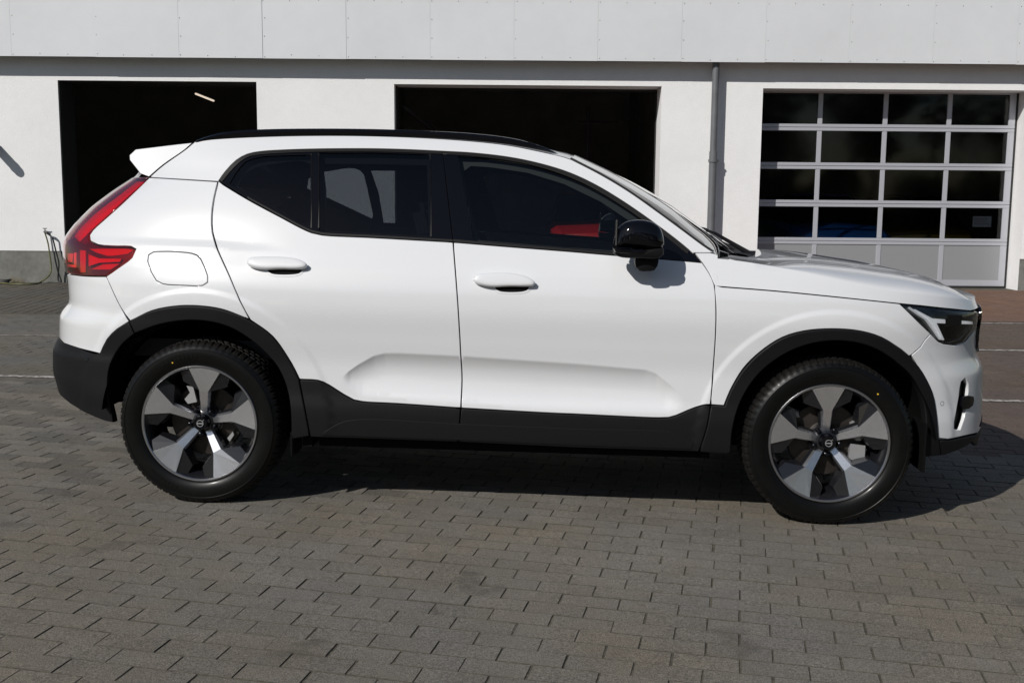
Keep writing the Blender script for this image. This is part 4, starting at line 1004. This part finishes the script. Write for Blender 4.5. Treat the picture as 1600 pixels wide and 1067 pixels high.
# roof rails
rt = [(304.6, 220.8), (327, 212.3), (355, 206), (397, 202.6), (500, 201), (600, 202.2), (680, 205.2), (737.5, 208.6), (795, 215.2), (829.5, 223), (858, 233.2), (879, 244)]
rbm = [(306, 221.4), (330, 217.2), (414, 213), (527, 211.5), (639, 214.2), (737.5, 220.4), (795, 227), (852.5, 238.4), (879, 244.8)]
yr = float(re[len(re)//2][1])-.015
tp_ = [at_y(x, y, yr) for x, y in smooth2(rt, 14)]; bt_ = [at_y(x, y+1.5, yr) for x, y in smooth2(rbm, 14)]
rl_ = MB(); NX = 44; xs_r = np.linspace(max(tp_[0][0], bt_[0][0])+.004, min(tp_[-1][0], bt_[-1][0])-.004, NX)
zt_ = np.interp(xs_r, [p[0] for p in tp_], [p[1] for p in tp_]); zb_ = np.interp(xs_r, [p[0] for p in bt_], [p[1] for p in bt_])
vv = []
for x, a, b2 in zip(xs_r, zt_, zb_):
    a = max(a, b2+.002); h = a-b2; w = .016
    vv += [(x, -yr+w, b2), (x, -yr+w, a-.3*h), (x, -yr+w*.5, a), (x, -yr-w*.4, a-.04*h), (x, -yr-w, a-.35*h), (x, -yr-w*.8, b2)]
rl_.add(vv, [(i*6+j, i*6+(j+1) % 6, (i+1)*6+(j+1) % 6, (i+1)*6+j) for i in range(NX-1) for j in range(6)]+[tuple(range(6)), tuple(range((NX-1)*6, NX*6))[::-1]])
rail = rl_.build('roof_rail', M['gloss'], car, angle=35); near.append(rail)

# handles ------------------------------------------------------------------
def handle(shape, recess, shell, par):
    """a grip standing off the door over a dark recess; rings of the outline lifted and shrunk"""
    panel('handle_recess', [trace(*p) for p in smooth2(shell+shell[:1], 3)[:-1]], M['paint'], off=.0015, gap=0, flange=.004, round_=.0012, parent=par, grid=.1)
    panel('handle_recess', [trace(*p) for p in smooth2(recess+recess[:1], 3)[:-1]], M['dark'], off=.0035, gap=0, flange=.004, round_=.0008, parent=par, grid=.1)
    L = clean([trace(*p) for p in smooth2(shape+shape[:1], 3)[:-1]])
    a = np.array(L); c = a.mean(0); b = MB(); vv = []; m = len(a)
    for (k, h) in ((.95, .004), (1.0, .012), (1.0, .019), (.96, .026), (.84, .0295), (.6, .031), (.3, .0315)):
        q = c+(a-c)*np.array([1-(1-k)*.35, k]); p = PS(q[:, 0], q[:, 1], 0.); n = nrm(q[:, 0], q[:, 1]); p = p+n*h; p[:, 1] *= -1; vv += p.tolist()
    fs = [(i*m+j, i*m+(j+1) % m, (i+1)*m+(j+1) % m, (i+1)*m+j) for i in range(6) for j in range(m)]+[tuple(range(m))[::-1], tuple(range(6*m, 7*m))]
    b.add(vv, fs); return b.build('door_handle', M['paint'], par, angle=75)
handle([(387.9, 411), (392, 406.3), (405, 404.6), (437, 404.4), (462, 407), (475, 411.5), (481.8, 416.5), (480.4, 420), (470, 422.5), (440, 422.5), (415, 423), (400, 421.2), (391, 418), (387.8, 415)],
       [(417, 419), (471, 419), (470, 425.5), (462, 428.3), (425, 427.8), (419, 424)], [(414, 418), (474, 418), (473, 427), (464, 431.5), (424, 431), (416, 425)], rd)
handle([(740, 437), (744, 432), (757, 430), (795, 429.4), (818, 433), (830, 438), (836.5, 443.5), (835.3, 447.5), (825, 449), (795, 449.2), (770, 449.8), (754, 447.6), (744, 444.2), (740.4, 441)],
       [(772, 446), (826, 446), (825, 452), (817, 455.3), (780, 454.8), (774, 450.5)], [(769, 445), (829, 445), (828, 454), (819, 458.5), (779, 458), (771, 452)], fd)

# door mirror --------------------------------------------------------------
ymir = .905+.135
mc = at_y(998, 372, ymir)
mir = empty('door_mirror', (0, 0, 0), fd)
def blob(outline, y0, y1, name, mt, par, n=9, p=2.6, tilt=0.):
    pr_ = np.array([at_y(x, y, (y0+y1)/2) for x, y in smooth2(outline+outline[:1], 5)[:-1]]); c = pr_.mean(0); m = len(pr_); vv = []
    for k in range(n+1):
        t = -1+2*k/n; s = max(1-abs(t)**p, .0)**(1/p) if 0 < k < n else .35
        q = c+(pr_-c)*s; y = (y0+y1)/2+(y1-y0)/2*t; vv += [(a+tilt*(y-(y0+y1)/2), -y, b2) for a, b2 in q]
    fs = [(i*m+j, i*m+(j+1) % m, (i+1)*m+(j+1) % m, (i+1)*m+j) for i in range(n) for j in range(m)]+[tuple(range(m))[::-1], tuple(range(n*m, (n+1)*m))]
    return MB().add(vv, fs).build(name, mt, par, angle=50)
blob([(957.5, 385), (960, 370), (966, 355), (975, 347.5), (990, 343.8), (1008, 344.2), (1022, 348.5), (1031, 355.5), (1036, 368), (1037.6, 381), (1036, 388), (998, 389)], .925, 1.05, 'mirror_shell', M['gloss'], mir)
blob([(957, 386.5), (998, 390), (1036.8, 388.5), (1036.5, 397), (1030, 402.4), (1000, 403.2), (968, 401.2), (958.5, 396.5)], .925, 1.045, 'mirror_base', M['clad'], mir, p=5)
blob([(958, 388.5), (1000, 389.5), (1013, 392), (1008, 396.5), (985, 396.5), (960, 393.5)], .99, 1.052, 'indicator', M['gloss'], mir, p=5)
blob([(991, 399), (1027, 399), (1026.5, 415), (1022, 421.5), (1010, 423.3), (998, 422.5), (992, 417)], .895, 1.0, 'mirror_foot', M['clad'], mir, p=6)
ga = at_y(962, 372, .99); MB().cbox(ga[0]-.003, ga[0]+.003, -1.03, -.94, ga[1]-.03, ga[1]+.075, .002).build('mirror_glass', M['chrome'], mir)

for o in near: mirror_part(o)
# doors with glass, frame, molding and mirror were mirrored with their children; the mirror's own pieces follow
far_fd = [c for c in car.children if c.name.startswith('front_door') and c.scale.y < 0][0]
for c in far_fd.children:
    if c.name.startswith('door_mirror'):
        for ch in mir.children:
            d = ch.copy(); COL.objects.link(d); d.parent = c

# inside of the body ---------------------------------------------------------
ub = MB(); ub.box(-1.8, 1.9, -.60, .60, .27, .36).box(-.84, .86, -.84, .84, .262, .36).box(-1.86, -1.80, -.6, .6, .38, .8).box(1.78, 1.9, -.55, .55, .3, .84)
ub.build('underbody', M['dark'], car)
MB().box(-.905, -.865, -.872, .872, .262, .60).build('wheel_well_bulkhead', M['dark'], car)
def wall_inner(x0, x1, z0, z1, y): return MB().box(x0, x1, -y, -y+.012, z0, z1)
for s_ in (-1, 1):
    b = MB()
    for xa, xb, za, zb, y in ((-.84, .84, .30, .98, .845), (-.84, .2, .98, 1.04, .82), (-1.72, -.845, .875, 1.0, .75), (.845, 1.9, .86, .905, .80), (-1.9, -.845, 1.0, 1.03, .73)):
        b.box(xa, xb, min(s_*y, s_*(y-.012)), max(s_*y, s_*(y-.012)), za, zb)
    b.build('inner_panel', M['dark'], car)
for k, (cx, cz) in enumerate(RW):
    for s_ in (-1, 1):
        rr = .445 if k == 0 else .44
        prof = [(.0, s_*.52), (rr, s_*.52), (rr, s_*.875)]
        lm = MB()
        n = 40; vv = []
        for i in range(n+1):
            t = PI*.03+i/n*PI*.94
            for (r_, y) in prof: vv.append((cx+r_*math.cos(t), y, cz+r_*math.sin(t)))
        lm.add(vv, [(i*3+j, (i+1)*3+j, (i+1)*3+j+1, i*3+j+1) for i in range(n) for j in range(2)]); lm.build('wheel_well', M['dark'], car, True)
# floor, bulkheads, dashboard, seats
MB().box(-1.7, .95, -.72, .72, .37, .40).box(.86, .88, -.78, .78, .4, .98).box(-1.80, -.9, -.72, .72, .62, .70).build('cabin_floor', M['plastic'], car)
dz = at_y(1000, 398, .6)[1]
MB().cbox(.42, .93, -.72, .72, .78, .985, .05).cbox(.45, .62, .18, .52, .96, 1.04, .03).build('dashboard', M['plastic'], car)
b = MB(); b.lathe([(.165+.014*math.cos(t), .014*math.sin(t)) for t in np.linspace(0, 2*PI, 9)], 32, 'x', (0, 0, 0)); b.tube([(0, -.16, 0), (0, .16, 0)], .018, 8).tube([(0, 0, 0), (0, 0, -.16)], .018, 8).tube([(0, 0, 0), (.2, 0, 0)], .04, 10)
sw = b.build('steering_wheel', M['plastic'], car, True); sw.location = (.33, .36, .93); sw.rotation_euler = (0, R(-22), 0)
MB().cbox(.36, .385, -.10, .10, .93, 1.10, .01).build('centre_screen', M['gloss'], car)
b = MB(); b.cbox(.66, .70, -.12, .12, 1.42, 1.48, .012).tube([(.69, 0, 1.45), (.60, 0, 1.54)], .01, 6); rm = b.build('rear_view_mirror', M['plastic'], car); rm.location = (-.32, 0, -.06)
def seat(x, y, w, name, head=True):
    s = empty(name, (x, y, 0), car)
    MB().cbox(-.26, .26, -w, w, .46, .62, .05).build('cushion', M['seat'], s)
    b = MB(); b.cbox(-.07, .07, -w*.95, w*.95, 0, .60, .05); o = b.build('backrest', M['seat'], s, angle=50); o.location = (-.24, 0, .56); o.rotation_euler = (0, R(-16), 0)
    if head:
        for yy in ((0,) if w < .4 else (-.38, .38)):
            b = MB(); b.cbox(-.05, .05, -.13, .13, .62, .80, .04).tube([(0, -.05, .58), (0, -.05, .64)], .008, 6).tube([(0, .05, .58), (0, .05, .64)], .008, 6)
            o = b.build('headrest', M['seat'], s, angle=50); o.location = (-.24, yy, .55); o.rotation_euler = (0, R(-14), 0)
seat(-.02, -.37, .25, 'front_seat'); seat(-.02, .37, .25, 'front_seat'); seat(-.86, 0, .62, 'rear_seat')
# inner lining of the window pillars
lin = panel('pillar_lining', C((258, 268), (296, 240), (330, 222), (414, 216), (527, 214), (639, 216), (737, 223), (795, 230), (852, 241), (893, 255), (981, 306), (1060, 364), (1085, 392))+Ln((1085, 396), (960, 392), (708, 374), (505, 363), (480, 358), (345, 290), (262, 282)),
            M['liner'], holes=[[trace(*p) for p in smooth2([(368, 284), (376, 266), (392, 256), (420, 250), (482, 249), (482, 347), (440, 325), (368, 285.5)], 12)[:-1]],
                               [trace(*p) for p in [(503, 249), (585, 249), (666, 251), (669, 363), (585, 359), (506, 355)]],
                               [trace(*p) for p in [(722, 262), (735, 252), (766, 254), (823.8, 263), (881, 281), (938.8, 309), (985, 340), (985, 388), (881, 381), (746, 370)]]], off=-.035, flange=.002, gap=0, hole_gap=0, round_=.001, grid=.05)
mirror_part(lin)

# wheels -------------------------------------------------------------------
RT, RR_ = .3615, .2545
def make_tyre():
    """lathe with shoulder lugs and circumferential grooves cut in as real relief; outward is -y"""
    # profile from the outer bead over the tread to the inner bead: (radius, y)
    prof = [(.252, .010), (.258, .000), (.266, -.006), (.284, -.012), (.304, -.0145), (.318, -.0135), (.326, -.012), (.3275, -.0105), (.336, -.006), (.345, .001), (.351, .008), (.356, .018), (.3590, .030),
            (.3605, .045), (.3605, .050), (.3505, .052), (.3505, .060), (.3612, .062), (.3615, .085), (.3515, .087), (.3515, .097), (.3615, .099), (.3615, .128), (.3515, .130), (.3515, .140), (.3612, .142), (.3605, .165),
            (.3505, .167), (.3505, .175), (.3600, .177), (.3590, .200), (.351, .215), (.335, .228), (.30, .236), (.262, .224), (.25, .21)]
    n = 288
    def mod(i, j):
        if 8 <= j <= 14:                   # shoulder blocks: narrow grooves round the edge
            return -.0065*min(1, (j-7)/3) if (i % 4 == 0) else (-.0012 if i % 4 == 2 else 0)
        if 15 < j < 30 and j not in (15, 16, 19, 20, 23, 24, 27, 28): return -.006 if (i+(j//4)*2) % 4 == 0 else 0
        return 0
    b = MB(); b.lathe(prof, n, 'y', (0, 0, 0), 0, mod)
    k = len(prof)-1
    b.m = [1 if (q % k) >= 9 else 0 for q in range(n*k)]
    return b
def arc(cr, a0, a1, n): return [(cr*math.sin(a0+(a1-a0)*i/n), cr*math.cos(a0+(a1-a0)*i/n)) for i in range(n+1)]
def rotp(p, a): return (p[0]*math.cos(a)+p[1]*math.sin(a), -p[0]*math.sin(a)+p[1]*math.cos(a))
AW = R(16.0)
def spoke_face():
    """machined face of one spoke in the wheel plane (x, z), rising outwards; y is the depth, outward -y"""
    n = 8; o = arc(.2445, -AW, AW, n); v = [(x, .000, z) for x, z in o]
    wl_ = [(.0185, .140, .020), (-.0185, .140, .020)]; hb_ = [(.0125, .036, .055), (-.0125, .036, .055)]
    v += [(x, y, z) for x, z, y in wl_]+[(x, y, z) for x, z, y in hb_]; N = n+1   # indices: arc 0..n (left to right), N right waist, N+1 left waist, N+2 right hub, N+3 left hub
    top = [(N+1,)+tuple(range(N))+(N,), (N+1, N, N+2, N+3)]
    m = len(v); v += [(x, y+.006, z) for x, y, z in v[:m]]
    ring = list(range(N))+[N, N+2, N+3, N+1]
    side = [(ring[i], ring[(i+1) % len(ring)], ring[(i+1) % len(ring)]+m, ring[i]+m) for i in range(len(ring))]
    return v, top, side, m
def spoke_body():
    """dark flanks below the face and the two swept wings beside it"""
    v = []; f = []; bf_m = []
    def q(*ps): k = len(v); v.extend(ps); f.append(tuple(range(k, k+len(ps))))
    for s in (1, -1):
        w, h = (s*.0185, .0215, .140), (s*.0125, .0565, .036)
        o = (s*.2445*math.sin(AW), .0055, .2445*math.cos(AW))
        # stem flank, steep
        q(h, w, (s*.0275, .035, .1445), (s*.0185, .068, .038)); bf_m.append(len(f)-1)
        q((s*.0185, .068, .038), (s*.0275, .035, .1445), (s*.034, .060, .142), (s*.026, .085, .04))
        # wing: falls away from the face edge
        an = AW+R(10.5); e1 = (s*.2445*math.sin(an), .020, .2445*math.cos(an)); e2 = (s*.197*math.sin(an+R(3)), .030, .197*math.cos(an+R(3)))
        q(w, o, e1, e2)
        q(w, e2, (s*.034, .060, .142))
        # wing edge goes back into the barrel
        e1b = (e1[0]*1.0+s*.004, .085, e1[2]); e2b = (e2[0]+s*.006, .08, e2[2]-.004)
        q(e1, e1b, e2b, e2); q(e2, e2b, (s*.042, .085, .138), (s*.034, .060, .142))
    return v, f, bf_m
def make_wheel(phase, parent, loc, flip, x_off):
    w = empty('wheel', loc, parent)
    if flip: w.rotation_euler = (0, 0, PI)
    t = make_tyre().build('tyre', [M['tyre'], M['tread']], w, angle=32)
    # raised sidewall lettering bars, too worn and small to read
    b = MB()
    for a0, cnt in ((R(200), 8), (R(75), 7), (R(330), 9)):
        for k in range(cnt):
            a = a0+k*R(3.6); r0 = .2915; wv = .0042+.002*rng.random()
            v, f = prism([(-wv, 0), (wv, 0), (wv, .016), (-wv, .016)], -.0152, -.0120)
            b.add([(x*math.cos(a)+(z+r0)*math.sin(a), y, -x*math.sin(a)+(z+r0)*math.cos(a)) for x, y, z in v], f)
    b.lathe([(.3245, -.0128), (.3262, -.0142), (.328, -.0128)], 96, 'y')
    o = b.build('sidewall_relief', M['tyre'], t)
    dot = MB().lathe([(0, -.0152), (.0032, -.015), (.0035, -.013)], 12, 'y', (.288*math.sin(R(-22 if phase > 0 else 40)), 0, .288*math.cos(R(-22 if phase > 0 else 40))))
    dot.build('balance_dot', M['yellow'], t)
    rim = MB().lathe([(.2445, .0005), (.2475, -.0035), (.2530, -.004), (.2558, -.001), (.2560, .008), (.2445, .012)], 96, 'y').build('rim_edge', M['lip'], w, angle=30)
    MB().lathe([(.2445, .004), (.236, .020), (.226, .05), (.218, .11), (.222, .19), (.24, .2)], 72, 'y').build('rim_barrel', M['alloyd'], w, angle=40)
    fv, ft, fs, m = spoke_face(); bv_, bf_, bm_ = spoke_body()
    face_me = body_me = None
    for k in range(5):
        s = empty('spoke', (0, 0, 0), w); s.rotation_euler = (0, phase+k*2*PI/5, 0)
        if face_me is None:
            o = MB().add(fv, ft, 0).build('spoke_face', [M['alloy'], M['alloyd']], s)
            b = MB(); b.add(fv, ft, 0); b.add([], []); b.v = list(fv); b.f = list(ft)+list(fs); b.m = [0, 0]+[0 if i >= 8 else 1 for i in range(len(fs))]
            bpy.data.objects.remove(o); o = b.build('spoke_face', [M['alloy'], M['alloyd']], s)
            face_me = o.data; ob = MB().add(bv_, bf_); ob.m = [1 if i in bm_ else 0 for i in range(len(bf_))]; o2 = ob.build('spoke_body', [M['alloyd'], M['alloy']], s); body_me = o2.data
        else: link('spoke_face', face_me, s); link('spoke_body', body_me, s)
        # a fourth level is not used: the pieces hang from the wheel itself
        for c in list(s.children):
            mtx = Matrix.Rotation(phase+k*2*PI/5, 4, 'Y'); c.parent = w; c.matrix_local = mtx
        bpy.data.objects.remove(s)
    MB().lathe([(0, .046), (.03, .047), (.046, .052), (.060, .062), (.072, .078), (.072, .095)], 40, 'y').build('hub', M['alloyd'], w, angle=40)
    for k in range(5):
        a = phase+R(36)+k*2*PI/5; cx, cz = .0555*math.sin(a), .0555*math.cos(a)
        MB().lathe([(0, .032), (.006, .0325), (.010, .036), (.0118, .044), (.0118, .07)], 12, 'y', (cx, 0, cz)).build('wheel_bolt', M['gloss'], w, angle=45)
    cap = MB().lathe([(0, .010), (.020, .0105), (.024, .0085), (.029, .0095), (.0325, .014), (.034, .024), (.036, .06)], 40, 'y').build('hub_cap', M['gloss'], w, angle=40)
    em = MB(); em.lathe([(.0125, .0088), (.0125, .0072), (.0150, .0072), (.0150, .0088)], 32, 'y')
    v, f = prism([(-.0135, -.0022), (.0135, -.0022), (.0135, .0022), (-.0135, .0022)], .0072, .0088)
    em.add(v, f); v, f = prism([(.0100, .0122), (.0122, .0100), (.0172, .0165), (.0165, .0172)], .0072, .0088); em.add(v, f)
    em.build('emblem', M['caliper'], cap)
    MB().lathe([(.07, .095), (.155, .097), (.158, .099), (.158, .118), (.07, .12)], 60, 'y').lathe([(0, .09), (.072, .09), (.078, .096)], 30, 'y').build('brake_disc', M['disc'], w, angle=30)
    return w
def fixed_brake(w, front):
    cal = MB(); c2 = MB()
    if front:
        for s in (1, -1):
            v, f = prism([(.108, s*.012), (.172, s*.02), (.172, s*.085), (.135, s*.095), (.104, s*.075)], .072, .105); (cal if s > 0 else c2).add(v, f)
        cal.cbox(.125, .16, .075, .1, .00, .03, .006)
        st_ = MB(); st_.tube([(-.13, .11, .115), (-.085, .12, .055)], [.017, .019], 12).tube([(-.085, .12, .055), (-.06, .12, .03)], [.024, .02], 12)
        st_.build('strut', M['caliper'], w, True)
    else:
        v, f = prism([(-.03, .085), (-.045, .15), (-.075, .155), (-.06, .125), (-.085, .095), (-.07, .075)], .06, .08); cal.add(v, f)
        v, f = prism([(.10, -.075), (.125, -.045), (.13, -.06), (.11, -.09)], .07, .1); c2.add(v, f)
    cal.build('brake_caliper', M['caliper'], w); c2.build('brake_carrier', M['caliper'], w)
for k, (cx, cz) in enumerate(RW):
    for far in (0, 1):
        w = make_wheel(R(6.2) if k == 0 else R(-3.8), car, (cx, WF if far else -WF, cz), far, 0); fixed_brake(w, k == 1)
# mud flaps behind the wheels
for (x, z0, z1) in ((-1.351+.40, .22, .33), (1.351+.405, .24, .45)):
    for s_ in (-1, 1): MB().cbox(x-.006, x+.006, min(s_*.72, s_*.89), max(s_*.72, s_*.89), z0, z1, .003).build('mud_flap', M['dark'], car)

# ------------------------------------------------------------------ cars standing inside the hall
def hall_car(name, label, x, y, rz, col, sx=1.):
    c = empty(name, (x, y, 0)); c.rotation_euler = (0, 0, rz); tag(c, label, 'car', None)
    pm = mat(name+'_paint', col, .3, coat=1.)
    st = [(-2.05, .62, .62, .42, .50), (-1.98, .76, .95, .36, .60), (-1.6, .83, 1.0, .24, .58), (-.9, .86, 1.0, .2, .6), (.2, .86, .98, .2, .6), (.9, .85, .95, .22, .62), (1.6, .82, .86, .24, .60), (1.95, .74, .74, .3, .52), (2.05, .60, .60, .36, .45)]
    v = []; f = []; K = 12
    for (sx_, hw, zt_, zb_, zm) in st:
        sec = [(0, zb_), (hw*.8, zb_), (hw*.97, zb_+.1), (hw, zm), (hw*.98, zt_-.08), (hw*.86, zt_), (0, zt_+.035)]
        v += [(sx_, yy, zz) for yy, zz in sec]+[(sx_, -yy, zz) for yy, zz in sec[1:-1][::-1]]
    for i in range(len(st)-1):
        for j in range(K): f.append((i*K+j, i*K+(j+1) % K, (i+1)*K+(j+1) % K, (i+1)*K+j))
    f += [tuple(range(K))[::-1], tuple(range((len(st)-1)*K, len(st)*K))]
    o = MB().add(v, f).build('body', pm, c, angle=35)
    g = [(-1.85, .96, .74), (-1.45, 1.38, .6), (.15, 1.42, .6), (1.0, .95, .74)]
    v = []
    for (gx_, gz_, hw) in g: v += [(gx_, -hw, gz_), (gx_, hw, gz_)]
    MB().add(v, [(0, 1, 3, 2), (4, 5, 7, 6), (0, 2, 4, 6), (1, 7, 5, 3)]).build('window', M['gloss'], c)
    MB().add([(-1.47, -.6, 1.385), (-1.47, .6, 1.385), (.18, .6, 1.425), (.18, -.6, 1.425), (-1.3, -.5, 1.44), (-1.3, .5, 1.44), (.0, .5, 1.46), (0, -.5, 1.46)],
             [(4, 5, 6, 7), (0, 1, 5, 4), (1, 2, 6, 5), (2, 3, 7, 6), (3, 0, 4, 7)]).build('roof', pm, c)
    for (wx, wy) in ((-1.3, -.78), (-1.3, .78), (1.3, -.78), (1.3, .78)):
        s = 1 if wy > 0 else -1; wl_ = empty('wheel', (wx, wy, .31), c)
        MB().lathe([(.2, s*.085), (.26, s*.10), (.31, s*.07), (.31, -s*.09), (.2, -s*.1)], 28, 'y').build('tyre', M['tyre'], wl_, True)
        MB().lathe([(0, s*.06), (.05, s*.09), (.19, s*.07), (.205, s*.09), (.205, -s*.05)], 28, 'y').build('rim', M['lip'], wl_, True)
    for s in (-1, 1):
        MB().cbox(1.86, 1.99, min(s*.42, s*.7), max(s*.42, s*.7), .60, .72, .03).build('headlight', M['chrome'], c)
        MB().cbox(-2.02, -1.93, min(s*.45, s*.7), max(s*.45, s*.7), .66, .80, .03).build('tail_light', M['redbright'], c)
    MB().cbox(2.0, 2.06, -.35, .35, .42, .54, .02).build('grille', M['gloss'], c)
    return c
q = on_y(850, 360, FACE+1.6); hall_car('red_car', 'red car inside the middle bay, glimpsed through the front side window of the SUV', q.x+.95, FACE+3.7, R(-90), (.26, .008, .010))
q = on_y(1313, 355, FACE+1.6); hall_car('blue_car', 'blue car standing behind the glazed sectional door', q.x, FACE+3.1, R(-90), (.015, .11, .42))
q = on_y(1462, 355, FACE+2.0); hall_car('yellow_car', 'dull yellow car inside the right bay, behind the right half of the sectional door', q.x+.2, FACE+4.0, R(-97), (.075, .055, .008))

# ------------------------------------------------------------------ wooded edge of the yard behind the viewpoint
N = 60000
cl = [(rng.uniform(-48, 48), rng.uniform(-27, -20), rng.uniform(3, 9.5), rng.uniform(1.2, 2.6)) for _ in range(120)]+[(rng.uniform(-48, 48), rng.uniform(-25, -20), rng.uniform(.6, 2.5), rng.uniform(1, 1.8)) for _ in range(70)]
v = []; ci = rng.integers(0, len(cl), N); c = np.array(cl)[ci]
d = rng.normal(size=(N, 3)); d /= np.linalg.norm(d, axis=1, keepdims=True); r_ = c[:, 3]*rng.random(N)**.4
P = c[:, :3]+d*r_[:, None]; P[:, 2] = np.maximum(P[:, 2], .1)
a = rng.normal(size=(N, 3)); a /= np.linalg.norm(a, axis=1, keepdims=True); b = np.cross(a, rng.normal(size=(N, 3))); b /= np.linalg.norm(b, axis=1, keepdims=True)
s_ = rng.uniform(.14, .34, (N, 1)); V = np.stack([P-a*s_, P+b*s_*.6, P+a*s_, P-b*s_*.6], 1).reshape(-1, 3)
me = bpy.data.meshes.new('tree_line'); me.from_pydata(V.tolist(), [], [(4*i, 4*i+1, 4*i+2, 4*i+3) for i in range(N)]); me.materials.append(M['leaf'])
o = link('tree_line', me); tag(o, 'dense row of trees and bushes across the yard, mirrored darkly in the glass', 'trees', kind='stuff')
tk = MB()
for k in range(26):
    x, y = -46+k*3.6+rng.normal(0, .6), -23+rng.normal(0, 1.2); tk.tube([(x, y, 0), (x+rng.normal(0, .2), y, 2.5), (x+rng.normal(0, .5), y, 7)], [.2, .15, .05], 6)
tk.build('trunks', M['bark'], o)['kind'] = 'stuff'
